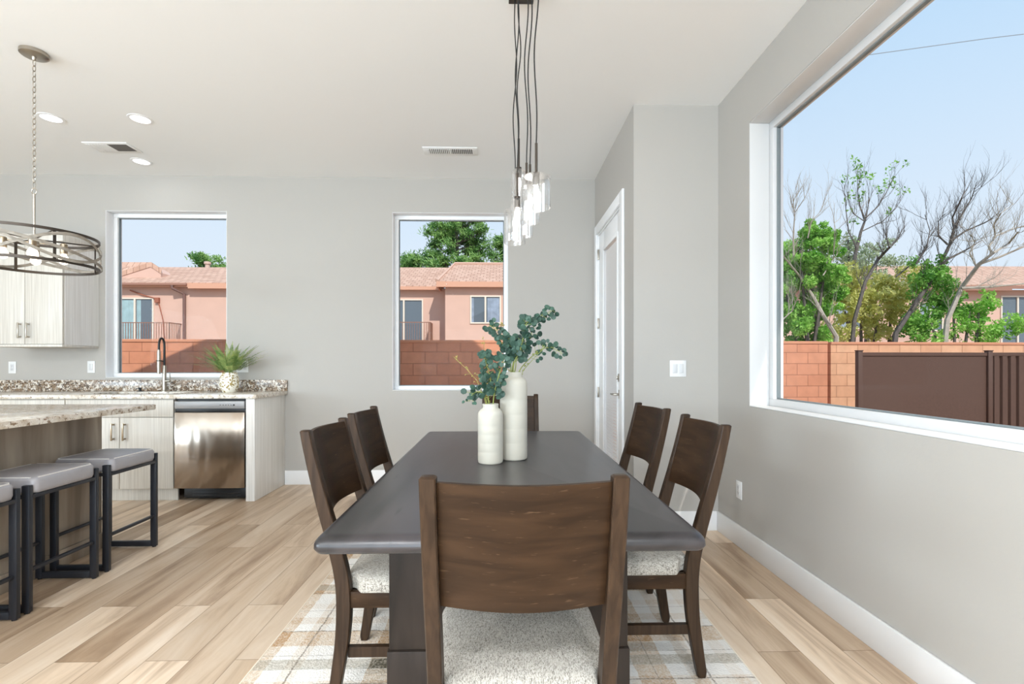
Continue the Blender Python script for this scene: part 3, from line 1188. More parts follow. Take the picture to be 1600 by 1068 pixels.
plate('wall_outlet', 'white outlet under the upper cabinet at the left frame edge', -4.765, YB, 1.16, '-Y', group='white wall plates')
plate('wall_switch', 'white wall plate between upper cabinet and kitchen window', -4.01, YB, 1.165, '-Y', kind='light switch', group='white wall plates')
plate('wall_outlet', 'double white wall plate right of the fern', -2.545, YB, 1.17, '-Y', 0.116, kind='switch and outlet', group='white wall plates')
plate('light_switch', 'double white rocker switch on the wall right of the glazed door', 1.277, YS, 1.16, '-Y', 0.118, 0.118, 'light switch', group='white wall plates')
plate('wall_outlet', 'white outlet low on the right wall under the big window', XR, 3.15, 0.369, '-X', group='white wall plates')

# potted fern
px_, py_ = -2.52, 4.60
pf = thing('potted_fern', 'green fern in a white and gold speckled pot on the counter', 'potted plant', (px_, py_, 0.93))
MB().lathe([(0.050, 0.93), (0.056, 0.934), (0.078, 0.975), (0.083, 1.02), (0.078, 1.07), (0.066, 1.105), (0.068, 1.115), (0.062, 1.115), (0.06, 1.10)], (px_, py_, 0), 32, cap1=False).build('pot', M_speckle, pf)
MB().lathe([(0.062, 1.09), (0.061, 1.097)], (px_, py_, 0), 20).build('soil', M_soil, pf)
rng = random.Random(3)
quads = []
for i in range(58):
    a = rng.uniform(0, 2 * PI)
    tall = rng.uniform(0.35, 1)
    L_ = 0.35 * rng.uniform(0.7, 1.05)
    lean = (1 - tall) * 1.15 + 0.12
    if i < 6:
        a = [PI, PI + 0.25, 0.0, 0.2, PI - 0.2, -0.15][i]
        L_, lean = 0.38, [1.05, 0.75, 0.6, 0.75, 0.45, 0.45][i]
    base = Vector((px_ + 0.03 * math.cos(a), py_ + 0.03 * math.sin(a), 1.095))
    d = Vector((math.cos(a) * math.sin(lean), math.sin(a) * math.sin(lean), math.cos(lean)))
    p = base
    N = 26
    sidev = Vector((-math.sin(a), math.cos(a), 0))
    for k in range(N):
        d = (d + Vector((math.cos(a), math.sin(a), -0.55)) * 0.022).normalized()
        q = p + d * (L_ / N)
        if q.y > YB - 0.03:
            q.y = YB - 0.03
        up = d.cross(sidev).normalized()
        quads.append([p - sidev * 0.0018, p + sidev * 0.0018, q + sidev * 0.0018, q - sidev * 0.0018])
        if k > 3:
            wl = 0.034 * math.sin(PI * min(1, (k + 2) / N * 0.9 + 0.12)) + 0.003
            for s in (-1, 1):
                dirl = (sidev * s + d * 0.55 + up * rng.uniform(-0.25, 0.25)).normalized()
                t_ = q + dirl * wl
                if t_.y > YB - 0.012:
                    continue
                quads.append([q, q + d * 0.0065 + dirl * wl * 0.5, t_, q - d * 0.0055 + dirl * wl * 0.5])
        p = q
quads_mesh('fronds', quads, M_fern, pf)

# ------------------------------------------------------------------ island
isl = thing('kitchen_island', 'kitchen island with grey-brown laminate base left behind the stools', 'island', (-3.0, 2.1, 0))
IX, IY0, IY1 = -2.585, 1.0, 3.225
MB().box(-3.42, IX, IY0, IY1, 0.001, 0.894).build('body', M_island, isl, smooth=False)
MB().box(IX, IX + 0.012, IY0, IY1 + 0.012, 0.001, 0.10, 0.002).box(-3.42, IX, IY1, IY1 + 0.012, 0.001, 0.10, 0.002).build('skirting', M_island, isl)
top = MB().box(-3.46, -2.252, 0.85, 3.245, 0.8955, 0.93, 0.004).build('island_countertop', M_granite, loc=(-2.9, 2.0, 0.8955))
tag(top, 'long cream granite slab on top of the island', 'countertop')


def make_stool():
    r = thing('bar_stool', 'x', 'stool', (0, 0, 0), 0, 'backless counter stools at the island')
    # local: x from -0.165 to 0.165 (depth), y from -0.205..0.205 (width)
    hx, hy = 0.165, 0.203
    t = 0.032
    for sx in (-1, 1):
        for sy in (-1, 1):
            xa, xb = sorted((sx * hx, sx * (hx - 0.036)))
            ya, yb = sorted((sy * hy, sy * (hy - 0.022)))
            MB().box(xa, xb, ya, yb, 0.006, 0.612, 0.003).build('leg', M_black, r)
    for sy in (-1, 1):
        ya, yb = sorted((sy * hy, sy * (hy - 0.022)))
        MB().box(-hx + 0.036, hx - 0.036, ya, yb, 0.006, 0.040, 0.002).build('base_rail', M_black, r)
        for sx in (-1, 1):
            MB().lathe([(0.011, 0), (0.011, 0.006)], (sx * (hx - 0.018), sy * (hy - 0.011), 0), 10).build('foot', M_dark, r)
    for sx in (-1, 1):
        xa, xb = sorted((sx * (hx - 0.008), sx * (hx - 0.028)))
        MB().box(xa, xb, -hy + 0.022, hy - 0.022, 0.195, 0.212, 0.003).build('footrest', M_black, r)
    m = MB()
    for sx in (-1, 1):
        xa, xb = sorted((sx * hx, sx * (hx - 0.022)))
        m.box(xa, xb, -hy + 0.022, hy - 0.022, 0.548, 0.566, 0.002)
    for sy in (-1, 1):
        ya, yb = sorted((sy * hy, sy * (hy - 0.022)))
        m.box(-hx + 0.036, hx - 0.036, ya, yb, 0.548, 0.566, 0.002)
    m.build('seat_frame', M_black, r)
    # cushion: rounded box with a crowned top
    rings = []
    ax, ay = hx + 0.004, hy - 0.024
    for z, ins in ((0.566, 0.012), (0.570, 0.004), (0.585, 0.0), (0.628, 0.0), (0.638, 0.004), (0.644, 0.012), (0.652, 0.05), (0.656, 0.09), (0.658, 0.14)):
        pts = []
        X_, Y_ = ax - ins, ay - ins
        rad = max(0.02, 0.028 - ins * 0.1)
        rad = min(rad, X_ * 0.9)
        for cx, cy, a0 in ((X_ - rad, Y_ - rad, 0), (-X_ + rad, Y_ - rad, 90), (-X_ + rad, -Y_ + rad, 180), (X_ - rad, -Y_ + rad, 270)):
            for k in range(7):
                a = math.radians(a0 + 15 * k)
                pts.append((cx + rad * math.cos(a), cy + rad * math.sin(a), z))
        rings.append(pts)
    seat = MB().rings(rings).build('seat', M_leather, r, angle=60)
    X_, Y_ = ax - 0.009, ay - 0.009
    for s in (-1, 1):
        m = MB()
        for i in range(46):
            y = -Y_ + 0.02 + (2 * Y_ - 0.04) * i / 45
            m.box(s * X_ - 0.003, s * X_ + 0.003, y - 0.0018, y + 0.0018, 0.6405, 0.6455)
        m.build('stitching', M_stitch, seat, smooth=False)
        m = MB()
        for i in range(36):
            x = -X_ + 0.02 + (2 * X_ - 0.04) * i / 35
            m.box(x - 0.0018, x + 0.0018, s * Y_ - 0.003, s * Y_ + 0.003, 0.6405, 0.6455)
        m.build('stitching', M_stitch, seat, smooth=False)
    return r


st = make_stool()
SL = ['grey leather backless bar stool nearest the kitchen window end of the island',
      'grey leather backless bar stool in the middle of the three at the island',
      'grey leather backless bar stool cut off by the left frame edge']
for i, yy in enumerate((3.045, 2.575, 2.13)):
    s = st if i == 0 else copy_tree(st)
    s.location = (-2.406, yy, 0)
    s['label'] = SL[i]


# ------------------------------------------------------------------ lamps
def downlight(x, y, label, group='recessed ceiling lights', power=0.6):
    r = thing('recessed_light', label, 'ceiling light', (x, y, H), 0, group)
    MB().lathe([(0.062, H - 0.0005), (0.083, H - 0.0005), (0.081, H - 0.004), (0.064, H - 0.005), (0.062, H - 0.0005)], (x, y, 0), 40, cap0=False, cap1=False).build('trim_ring', M_trim, r)
    MB().lathe([(0.0635, H - 0.0006), (0.0635, H - 0.0035), (0.001, H - 0.0045)], (x, y, 0), 36).build('lens', M_lens, r)
    d = bpy.data.lights.new('downlight_lamp', 'AREA')
    d.shape = 'DISK'
    d.size = 0.12
    d.energy = power
    d.color = (0.90, 0.95, 1.0)
    lo = bpy.data.objects.new('downlight_lamp', d)
    COL.objects.link(lo)
    lo.parent = r
    lo.location = (0, 0, -0.012)
    return r


downlight(-3.386, 3.757, 'round recessed ceiling light right beside the pendant chain')
downlight(-2.724, 3.757, 'round recessed ceiling light farther right of the pendant chain')
downlight(-3.285, 4.543, 'round recessed ceiling light closest to the back wall')
for (x, y, where) in ((-1.2, -1.2, 'nearest the dining area'), (0.6, -1.2, 'nearest the right wall'), (-3.4, -1.2, 'nearest the island'), (-1.2, -2.9, 'in front of the rear glass door'), (-3.4, -2.9, 'in front of the small rear window')):  # added ceiling fill lamps out of view, brightening floor and table
    downlight(x, y, 'added unseen fill downlight behind the viewpoint ' + where, 'added fill lights behind the viewpoint', 60)

v1 = thing('ceiling_vent', 'white ceiling vent with half open dark slot beside the recessed lights', 'vent', (-3.32, 4.25, H))
MB().box(-3.50, -3.13, 4.155, 4.345, H - 0.006, H, 0.002).build('frame', M_ceil, v1)
m = MB()
m.box(-3.315, -3.155, 4.185, 4.315, H - 0.0066, H - 0.0059)
m.build('slot', M_ventdark, v1, smooth=False)
m = MB()
for i in range(7):
    m.box(-3.485 + i * 0.023, -3.475 + i * 0.023, 4.18, 4.32, H - 0.0085, H - 0.0055)
m.build('louver', M_ceil, v1, smooth=False)
v2 = thing('ceiling_vent', 'small slotted white ceiling vent in the middle of the ceiling', 'vent', (-0.43, 4.25, H))
MB().box(-0.665, -0.195, 4.175, 4.325, H - 0.006, H, 0.002).build('frame', M_ceil, v2)
m = MB().box(-0.62, -0.44, 4.205, 4.295, H - 0.0066, H - 0.0059).box(-0.425, -0.24, 4.205, 4.295, H - 0.0066, H - 0.0059)
m.build('slot', M_ventdark, v2, smooth=False)
m = MB()
for i in range(24):
    x = -0.618 + i * 0.0165
    if -0.448 < x < -0.424:
        continue
    m.box(x, x + (0.0085 if x < -0.44 else 0.005), 4.205, 4.295, H - 0.0095, H - 0.0062)
m.build('louver', M_ceil, v2, smooth=False)

# drum pendant over the island
lx, ly = -2.775, 2.97
dp = thing('drum_pendant', 'round drum pendant with crossed bands hanging on a chain over the island', 'pendant light', (lx, ly, H))
MB().lathe([(0.068, H - 0.0005), (0.068, H - 0.02), (0.060, H - 0.026), (0.012, H - 0.03), (0.010, H - 0.045), (0.006, H - 0.05)], (lx, ly, 0), 32).build('canopy', M_nickel, dp)
m = MB()
z = H - 0.05
i = 0
while z > 2.26:
    pts = []
    for k in range(12):
        a = 2 * PI * k / 12
        u, v = 0.0085 * math.cos(a), 0.019 * math.sin(a)
        pts.append((lx + (u if i % 2 else 0), ly + (0 if i % 2 else u), z - 0.017 + v))
    m.tube(pts, 0.0021, 5, closed=True)
    z -= 0.0315
    i += 1
m.tube([(lx + 0.014 * math.cos(2 * PI * k / 16), ly, 2.222 + 0.018 * math.sin(2 * PI * k / 16)) for k in range(16)], 0.003, 6, closed=True)
m.build('chain', M_nickel, dp)
DZ0, DZ1, DRr = 1.772, 1.962, 0.30
MB().tube([(lx, ly, 2.205), (lx, ly, 1.84)], 0.006, 10).lathe([(0.01, 1.93), (0.022, 1.925), (0.022, 1.905), (0.01, 1.90)], (lx, ly, 0), 16).build('stem', M_nickel, dp)


def hoop(m, zf, hh, R0, R1, n=96):
    rings = []
    for k in range(n):
        a = 2 * PI * k / n
        z0 = zf(a)
        c, s = math.cos(a), math.sin(a)
        rings.append([(lx + R0 * c, ly + R0 * s, z0 - hh), (lx + R1 * c, ly + R1 * s, z0 - hh), (lx + R1 * c, ly + R1 * s, z0 + hh), (lx + R0 * c, ly + R0 * s, z0 + hh)])
    m.rings(rings, closed=True)


m = MB()
hoop(m, lambda a: DZ1 - 0.008, 0.008, DRr - 0.004, DRr + 0.002)
hoop(m, lambda a: DZ0 + 0.008, 0.008, DRr - 0.004, DRr + 0.002)
for k in range(4):
    a = PI / 4 + k * PI / 2 + 0.25
    c, s = math.cos(a), math.sin(a)
    p = Vector((lx + (DRr - 0.006) * c, ly + (DRr - 0.006) * s, 0))
    t = Vector((-s, c, 0)) * 0.007
    q = Vector((c, s, 0)) * 0.002
    m.rings([[p - t - q + Vector((0, 0, zz)), p + t - q + Vector((0, 0, zz)), p + t + q + Vector((0, 0, zz)), p - t + q + Vector((0, 0, zz))] for zz in (DZ0, DZ1)])
for k in range(4):
    a = PI / 4 + k * PI / 2 + 0.25
    c, s = math.cos(a), math.sin(a)
    m.tube([(lx, ly, 1.935), (lx + DRr * 0.985 * c, ly + DRr * 0.985 * s, 1.955)], 0.004, 6)
m.build('drum_frame', M_bronze, dp)
m = MB()
mid, amp = (DZ0 + DZ1) / 2, 0.076
hoop(m, lambda a: mid + amp * math.cos(2 * a + 0.5), 0.009, DRr + 0.003, DRr + 0.006)
hoop(m, lambda a: mid - amp * math.cos(2 * a + 0.5), 0.009, DRr + 0.0065, DRr + 0.0095)
hoop(m, lambda a: mid + amp * math.cos(a + 2.2), 0.009, DRr + 0.010, DRr + 0.0125)
m.build('crossed_bands', M_greywood, dp)
for k in range(4):
    a = k * PI / 2 + 0.7
    bx, by = lx + 0.13 * math.cos(a), ly + 0.13 * math.sin(a)
    s = MB().lathe([(0.016, 1.868), (0.018, 1.872), (0.018, 1.925), (0.012, 1.93)], (bx, by, 0), 16).tube([(lx, ly, 1.915), (bx, by, 1.915)], 0.004, 6).build('socket', M_brass, dp)
    MB().lathe([(0.004, 1.80), (0.018, 1.808), (0.026, 1.824), (0.024, 1.842), (0.014, 1.858), (0.012, 1.867)], (bx, by, 0), 16).build('bulb', M_bulb, s)

# cluster pendant over the table
cl = thing('cluster_pendant', 'linear cluster pendant with six clear glass shades on long black cords over the table', 'pendant light', (0.107, 2.1, H))
MB().box(0.045, 0.170, 1.72, 2.475, H - 0.028, H - 0.0005, 0.002).build('canopy', M_bronze, cl)
PEND = [(0.091, 2.35, 1.883, 2.130, 0.037), (0.146, 1.95, 1.816, 1.947, 0.059), (0.129, 2.08, 1.795, 1.955, 0.043),
        (0.120, 2.185, 1.763, 1.965, 0.029), (0.076, 2.47, 1.804, 1.976, 0.055), (0.081, 2.25, 1.760, 1.955, 0.031)]
rng = random.Random(5)
for i, (x, y, z0, z1, r) in enumerate(PEND):
    rod = (0.15, 0.13, 0.09, 0.13, 0.12, 0.12)[i]
    zt_ = z1 + rod
    tx = min(max(x, 0.06), 0.155)
    ty = min(max(y - 0.02, 1.75), 2.44)
    pts = []
    ph = rng.uniform(0, 6)
    for k in range(33):
        u = k / 32
        amp = 0.010 * math.sin(PI * u)
        pts.append((tx + (x - tx) * u + amp * math.sin(ph + u * 10), ty + (y - ty) * u + amp * 0.6 * math.cos(ph + u * 8), H - 0.028 + (zt_ - H + 0.028) * u))
    c = MB().tube(pts, 0.0028, 8).build('cord', M_dark, cl)
    MB().tube([(x, y, zt_), (x, y, z1 + 0.004)], 0.0055, 10).lathe([(0.014, z1 - 0.002), (0.014, z1 + 0.010), (0.006, z1 + 0.014)], (x, y, 0), 16).build('rod', M_bronze, c)
    MB().lathe([(0.013, z1 - 0.040), (0.0135, z1 - 0.038), (0.0135, z1 - 0.006)], (x, y, 0), 16).build('socket', M_bronze, c)
    MB().lathe([(0.002, z1 - 0.108), (0.006, z1 - 0.10), (0.0115, z1 - 0.078), (0.011, z1 - 0.06), (0.008, z1 - 0.045), (0.008, z1 - 0.041)], (x, y, 0), 14).build('bulb', M_bulbw, c)
    t = 0.003
    cr_ = 0.012
    prof = [(0.012, z1 - 0.003)]
    for k in range(5):
        a = PI / 2 * k / 4
        prof.append((r - cr_ + cr_ * math.sin(a), z1 - cr_ - 0.003 + cr_ * math.cos(a)))
    prof += [(r, z0 + 0.004), (r - t / 2, z0)]
    inner = [(max(0.012, q[0] - t), q[1] - (t if k < 5 else 0)) for k, q in enumerate(prof)]
    full = prof + [(r - t, z0 + 0.004)] + inner[:-2][::-1]
    MB().lathe(full, (x, y, 0), 40, cap0=False, cap1=False).build('glass_shade', M_shade, c, angle=60)

# ------------------------------------------------------------------ rug
RZ = 0.012
rug = thing('area_rug', 'cream and tan plaid rug under the dining table', 'rug', (0, 2.1, 0))
MB().box(-0.958, 0.963, 0.557, 3.743, 0.0, RZ, 0.004).build('pile', M_rug, rug)
m = MB()
for (a, b, c, d) in ((-0.966, -0.958, 0.55, 3.75), (0.963, 0.971, 0.55, 3.75), (-0.958, 0.963, 0.55, 0.557), (-0.958, 0.963, 3.743, 3.75)):
    m.box(a, b, c, d, 0.0, 0.0105, 0.003)
m.build('binding', simple('cream_rug_edge', srgb(226, 214, 196), 0.9), rug)

# ------------------------------------------------------------------ dining table
TT = 0.76
tb = thing('dining_table', 'long dark charcoal wood dining table in the middle of the room', 'table', (0.03, 2.19, RZ))
tx0, tx1, ty0, ty1 = -0.470, 0.530, 1.215, 3.165
th = 0.046
rings = []
R = 0.020
prof = [(0.018, TT - th), (0.006, TT - th + 0.004), (0.0, TT - th + 0.014)]
for k in range(1, 7):
    a = PI / 2 * k / 6
    prof.append((0.030 * (1 - math.cos(a)), TT - 0.028 + 0.028 * math.sin(a)))
for ins, z in prof:
    pts = []
    rad = 0.03 - ins * 0.3
    for cx, cy, a0 in ((tx1 - ins - rad, ty1 - ins - rad, 0), (tx0 + ins + rad, ty1 - ins - rad, 90), (tx0 + ins + rad, ty0 + ins + rad, 180), (tx1 - ins - rad, ty0 + ins + rad, 270)):
        for k in range(7):
            a = math.radians(a0 + 15 * k)
            pts.append((cx + rad * math.cos(a), cy + rad * math.sin(a), z))
    rings.append(pts)
MB().rings(rings).build('tabletop', M_table, tb, angle=50)
for (a, b) in ((1.575, 1.675), (2.935, 3.035)):
    MB().box(-0.357, 0.417, a, b, 0.27, TT - th, 0.004).box(-0.363, 0.423, a - 0.006, b + 0.006, RZ, 0.268, 0.005).build('pedestal', M_ped, tb)


# ------------------------------------------------------------------ dining chairs
def interp(tab, z, col):
    for i in range(len(tab) - 1):
        if z <= tab[i + 1][0]:
            t = (z - tab[i][0]) / (tab[i + 1][0] - tab[i][0])
            return tab[i][col] + (tab[i + 1][col] - tab[i][col]) * t
    return tab[-1][col]


# z, rear y, thickness
PT = [(0, -0.034, 0.036), (0.08, -0.022, 0.040), (0.209, -0.005, 0.046), (0.30, 0.0, 0.050), (0.387, 0.0, 0.050), (0.46, -0.009, 0.050),
      (0.525, -0.024, 0.048), (0.60, -0.044, 0.047), (0.676, -0.065, 0.044), (0.80, -0.095, 0.039), (0.95, -0.127, 0.033)]
PR = [(a, b, c) for a, b, c in PT]


def smooth_pt(z, col):
    # small moving average for a fair curve
    s = 0
    for dz in (-0.03, -0.015, 0, 0.015, 0.03):
        s += interp(PT, min(0.95, max(0, z + dz)), col)
    return s / 5


def make_chair():
    r = thing('dining_chair', 'x', 'chair', (0, 0, 0), 0, 'dark wood dining chairs around the table')
    W = 0.215
    pw = 0.034
    for s in (-1, 1):
        rings = []
        n = 40
        for i in range(n + 1):
            z = 0.95 * i / n
            y0 = smooth_pt(z, 1)
            t = smooth_pt(z, 2)
            xa, xb = s * W, s * (W - pw)
            b = 0.003
            if i == 0 or i == n:
                b = 0.005
                z = z + (0.0 if i == 0 else 0.0)
            x0, x1 = min(xa, xb), max(xa, xb)
            ee = 0.0035 if i in (0, n) else 0
            x0 += ee
            x1 -= ee
            y0 += ee
            t -= 2 * ee
            rings.append([(x0 + b, y0, z), (x1 - b, y0, z), (x1, y0 + b, z), (x1, y0 + t - b, z), (x1 - b, y0 + t, z), (x0 + b, y0 + t, z), (x0, y0 + t - b, z), (x0, y0 + b, z)])
            if i == n - 1:
                pass
        # pull the last full ring up so the tip bevel is short
        k = len(rings) - 2
        dz = 0.95 - 0.004 - rings[k][0][2]
        yy = smooth_pt(0.946, 1) - smooth_pt(rings[k][0][2], 1)
        rings[k] = [(p[0], p[1] + yy, p[2] + dz) for p in rings[k]]
        MB().rings(rings).build('back_post', M_chairv, r, angle=40)
    # front legs
    for s in (-1, 1):
        xo = s * 0.212
        m = MB()
        rings = []
        for z, wd in ((0, 0.028), (0.30, 0.038), (0.345, 0.038)):
            xa, xb = sorted((xo, xo - s * wd))
            rings.append([(xa, 0.425 - wd, z), (xb, 0.425 - wd, z), (xb, 0.425, z), (xa, 0.425, z)])
        m.rings(rings)
        m.build('leg', M_chairv, r)
        xa, xb = sorted((s * 0.198, s * 0.178))
        rings = [[(xa, 0.036, 0.158), (xb, 0.036, 0.158), (xb, 0.036, 0.194), (xa, 0.036, 0.194)], [(xa, 0.395, 0.158), (xb, 0.395, 0.158), (xb, 0.395, 0.194), (xa, 0.395, 0.194)]]
        MB().rings(rings).build('stretcher', M_chairv, r)
    m = MB()
    for s in (-1, 1):
        xa, xb = sorted((s * 0.210, s * 0.190))
        m.box(xa, xb, 0.040, 0.428, 0.335, 0.392, 0.002)
    m.box(-0.19, 0.19, 0.408, 0.428, 0.335, 0.392, 0.002)
    m.box(-0.19, 0.19, 0.018, 0.040, 0.335, 0.392, 0.002)
    m.build('seat_rail', M_chair, r)
    # cushion
    rings = []
    for z, ins in ((0.392, 0.010), (0.396, 0.002), (0.410, 0.0), (0.425, 0.004), (0.438, 0.014), (0.447, 0.034), (0.452, 0.06), (0.455, 0.10), (0.456, 0.16)):
        pts = []
        n = 56
        hx, hy, cy = 0.228 - ins * 0.8, 0.214 - ins, 0.226
        for k in range(n):
            a = 2 * PI * k / n
            c, s_ = math.cos(a), math.sin(a)
            e_ = 0.2
            x = hx * math.copysign(abs(c) ** e_, c)
            y = hy * math.copysign(abs(s_) ** e_, s_)
            # the cushion is notched round the rear posts
            u_ = min(1, max(0, (cy + y - 0.052) / 0.05))
            lim = 0.177 + 0.06 * u_ * u_ * (3 - 2 * u_)
            x = max(-lim, min(lim, x))
            pts.append((x, cy + y, z))
        rings.append(pts)
    MB().rings(rings).build('seat', M_fabric, r, angle=60)
    # curved back panel
    nx, nz = 20, 10
    zb0, zb1 = 0.648, 0.936
    m = MB()
    bm = m.bm
    grid = {}
    for side in (0, 1):
        for i in range(nx + 1):
            u = i / nx
            x = -(W - pw - 0.0005) + u * 2 * (W - pw - 0.0005)
            bow = 0.036 * math.sin(PI * u)
            for j in range(nz + 1):
                v = j / nz
                z = zb0 + (zb1 - zb0) * v
                yc = smooth_pt(z, 1) + smooth_pt(z, 2) * 0.62 - bow + (0.0085 if side else -0.0085)
                if j in (0, nz):
                    yc += -0.002 if side else 0.002
                grid[(side, i, j)] = bm.verts.new((x, yc, z))
    for side in (0, 1):
        for i in range(nx):
            for j in range(nz):
                bm.faces.new([grid[(side, i, j)], grid[(side, i + 1, j)], grid[(side, i + 1, j + 1)], grid[(side, i, j + 1)]])
    for i in range(nx):
        for j in (0, nz):
            bm.faces.new([grid[(0, i, j)], grid[(0, i + 1, j)], grid[(1, i + 1, j)], grid[(1, i, j)]])
    for j in range(nz):
        for i in (0, nx):
            bm.faces.new([grid[(0, i, j)], grid[(0, i, j + 1)], grid[(1, i, j + 1)], grid[(1, i, j)]])
    m.build('backrest', M_chair, r, angle=50)
    return r


ch = make_chair()
CH = [((0.051, 1.107), 0, 'dark wood dining chair seen from behind at the near end of the table'),
      ((-0.565, 1.905), -90, 'dark wood dining chair on the left side of the table, nearer one'),
      ((-0.585, 2.49), -90, 'dark wood dining chair on the left side of the table, farther one'),
      ((0.747, 2.02), 90, 'dark wood dining chair on the right side of the table, nearer one'),
      ((0.742, 2.69), 95, 'dark wood dining chair on the right side of the table, farther one'),
      ((0.08, 3.64), 180, 'dark wood dining chair at the far head of the table behind the vases')]
for i, ((x, y), rz, lb) in enumerate(CH):
    c = ch if i == 0 else copy_tree(ch)
    c.location = (x, y, RZ)
    c.rotation_euler = (0, 0, math.radians(rz))
    c['label'] = lb


# ------------------------------------------------------------------ vases and eucalyptus
def vase(label, x, y, r, h, nr, group):
    v = MB()
    s = r / 0.063
    prof = [(r * 0.90, 0), (r * 0.97, 0.004), (r, 0.014)]
    nb = 5
    body = h - 0.062 * s
    for k in range(1, nb):
        z = 0.014 + (body - 0.014) * k / nb
        prof += [(r * 0.998, z - 0.003), (r * 0.991, z), (r, z + 0.003)]
    prof += [(r, body), (r * 0.985, body + 0.012 * s), (r * 0.92, body + 0.024 * s), (r * 0.78, body + 0.034 * s), (nr, body + 0.040 * s), (nr * 0.97, body + 0.048 * s), (nr, h - 0.003), (nr * 0.97, h), (nr * 0.88, h), (nr * 0.85, h - 0.05)]
    v.lathe([(a, b + TT) for a, b in prof], (x, y, 0), 48, cap1=False)
    o = v.build('vase', M_ceramic, loc=(x, y, TT), angle=30)
    return tag(o, label, 'vase', group)


VT, VS = (0.063, 2.222), (-0.041, 2.135)
vase('tall cream ceramic bottle vase on the dining table', VT[0], VT[1], 0.0625, 0.395, 0.040, 'cream vases on the table')
vase('short cream ceramic bottle vase in front of the tall one', VS[0], VS[1], 0.0555, 0.258, 0.036, 'cream vases on the table')


def leaf(c, nrm, up, rad, quads):
    nrm = nrm.normalized()
    u = nrm.cross(up)
    if u.length < 1e-3:
        u = nrm.cross(Vector((1, 0, 0.3)))
    u.normalize()
    v = u.cross(nrm)
    k = 8
    quads.append([c + v * rad * 0.9 + (u * math.cos(2 * PI * i / k) * 0.95 + v * math.sin(2 * PI * i / k)) * rad + nrm * (0.12 * rad * math.cos(4 * PI * i / k)) for i in range(k)])


def euc(name, label, base, ctrl, nleaf, rad, seed, stemmat=M_stem, leafmat_=M_euc, side=None, start=0.3, group='eucalyptus stems'):
    """ctrl = points after the neck; stem runs through a smooth curve"""
    rng = random.Random(seed)
    P = [Vector(base)] + [Vector(c) for c in ctrl]
    # catmull-rom
    pts = []
    Q = [P[0] * 2 - P[1]] + P + [P[-1] * 2 - P[-2]]
    for i in range(1, len(Q) - 2):
        for k in range(12):
            t = k / 12
            a, b, c, d = Q[i - 1:i + 3]
            pts.append(0.5 * ((2 * b) + (c - a) * t + (2 * a - 5 * b + 4 * c - d) * t * t + (3 * b - a - 3 * c + d) * t ** 3))
    pts.append(P[-1])
    n = len(pts)
    r = thing(name, label, 'plant stem', P[0], 0, group)
    m = MB().tube(pts, [0.0032 - 0.0022 * i / (n - 1) for i in range(n)], 6)
    quads = []
    for j in range(nleaf):
        t = start + (1 - start) * (j + rng.uniform(0, 0.8)) / nleaf
        i = min(n - 2, int(t * (n - 1)))
        p = pts[i]
        d = (pts[i + 1] - pts[i]).normalized()
        a = rng.uniform(0, 2 * PI)
        w1 = d.orthogonal().normalized()
        w2 = d.cross(w1)
        out = w1 * math.cos(a) + w2 * math.sin(a)
        L_ = rng.uniform(0.010, 0.042) * (1.15 - 0.55 * t)
        tip = p + (out + d * 0.5).normalized() * L_
        m.tube([p, tip], 0.0008, 4, cap=False)
        rr = rad * rng.uniform(0.65, 1.15) * (1.08 - 0.35 * t)
        nv = Vector((rng.uniform(-0.8, 0.8), -1.0, rng.uniform(-0.5, 0.9)))
        leaf(tip, nv, out + d * 0.5, rr, quads)
        if rng.random() < 0.5:
            leaf(p - (out - d * 0.4).normalized() * L_ * 0.6, Vector((rng.uniform(-1, 1), -1, rng.uniform(-0.6, 0.8))), -out + d, rr * 0.8, quads)
    m.build('stem', stemmat, r)
    quads_mesh('leaves', quads, leafmat_, r)
    return r


tx, ty, tz = VT[0], VT[1], TT + 0.36
euc('eucalyptus_stem', 'eucalyptus stem reaching highest to the upper right from the tall vase', (tx - 0.01, ty, tz), [(tx + 0.005, ty, 1.22), (tx + 0.07, ty - 0.01, 1.31), (0.175, ty - 0.02, 1.40), (0.245, ty - 0.02, 1.437)], 44, 0.0155, 1)
euc('eucalyptus_stem', 'eucalyptus stem bending low to the right from the tall vase', (tx + 0.012, ty, tz), [(tx + 0.035, ty - 0.01, 1.175), (tx + 0.10, ty - 0.01, 1.24), (0.225, ty - 0.02, 1.268), (0.285, ty - 0.03, 1.238)], 20, 0.0165, 12, start=0.42)
euc('eucalyptus_stem', 'eucalyptus stem leaning to the upper left from the tall vase', (tx - 0.015, ty, tz), [(tx - 0.015, ty - 0.01, 1.20), (tx - 0.04, ty - 0.01, 1.28), (0.0, ty - 0.02, 1.335), (-0.045, ty - 0.02, 1.368)], 34, 0.0165, 23)
euc('eucalyptus_stem', 'bushy upright eucalyptus stem in the middle of the tall vase', (tx, ty - 0.01, tz), [(tx + 0.0, ty - 0.03, 1.19), (tx + 0.03, ty - 0.04, 1.26), (0.115, ty - 0.04, 1.36), (0.132, ty - 0.04, 1.392)], 46, 0.0175, 4)
euc('eucalyptus_stem', 'short bushy eucalyptus stem filling the neck of the tall vase', (tx - 0.005, ty + 0.01, tz), [(tx + 0.01, ty - 0.02, 1.19), (tx + 0.0, ty - 0.03, 1.25), (tx - 0.02, ty - 0.03, 1.31)], 34, 0.018, 15, start=0.4)
sx, sy, sz = VS[0], VS[1], TT + 0.225
euc('eucalyptus_stem', 'bushy eucalyptus stem rising straight from the short vase', (sx, sy, sz), [(sx - 0.01, sy - 0.01, 1.05), (sx + 0.0, sy - 0.015, 1.12), (sx - 0.02, sy - 0.02, 1.20), (-0.068, sy - 0.02, 1.235)], 52, 0.0165, 36, start=0.22)
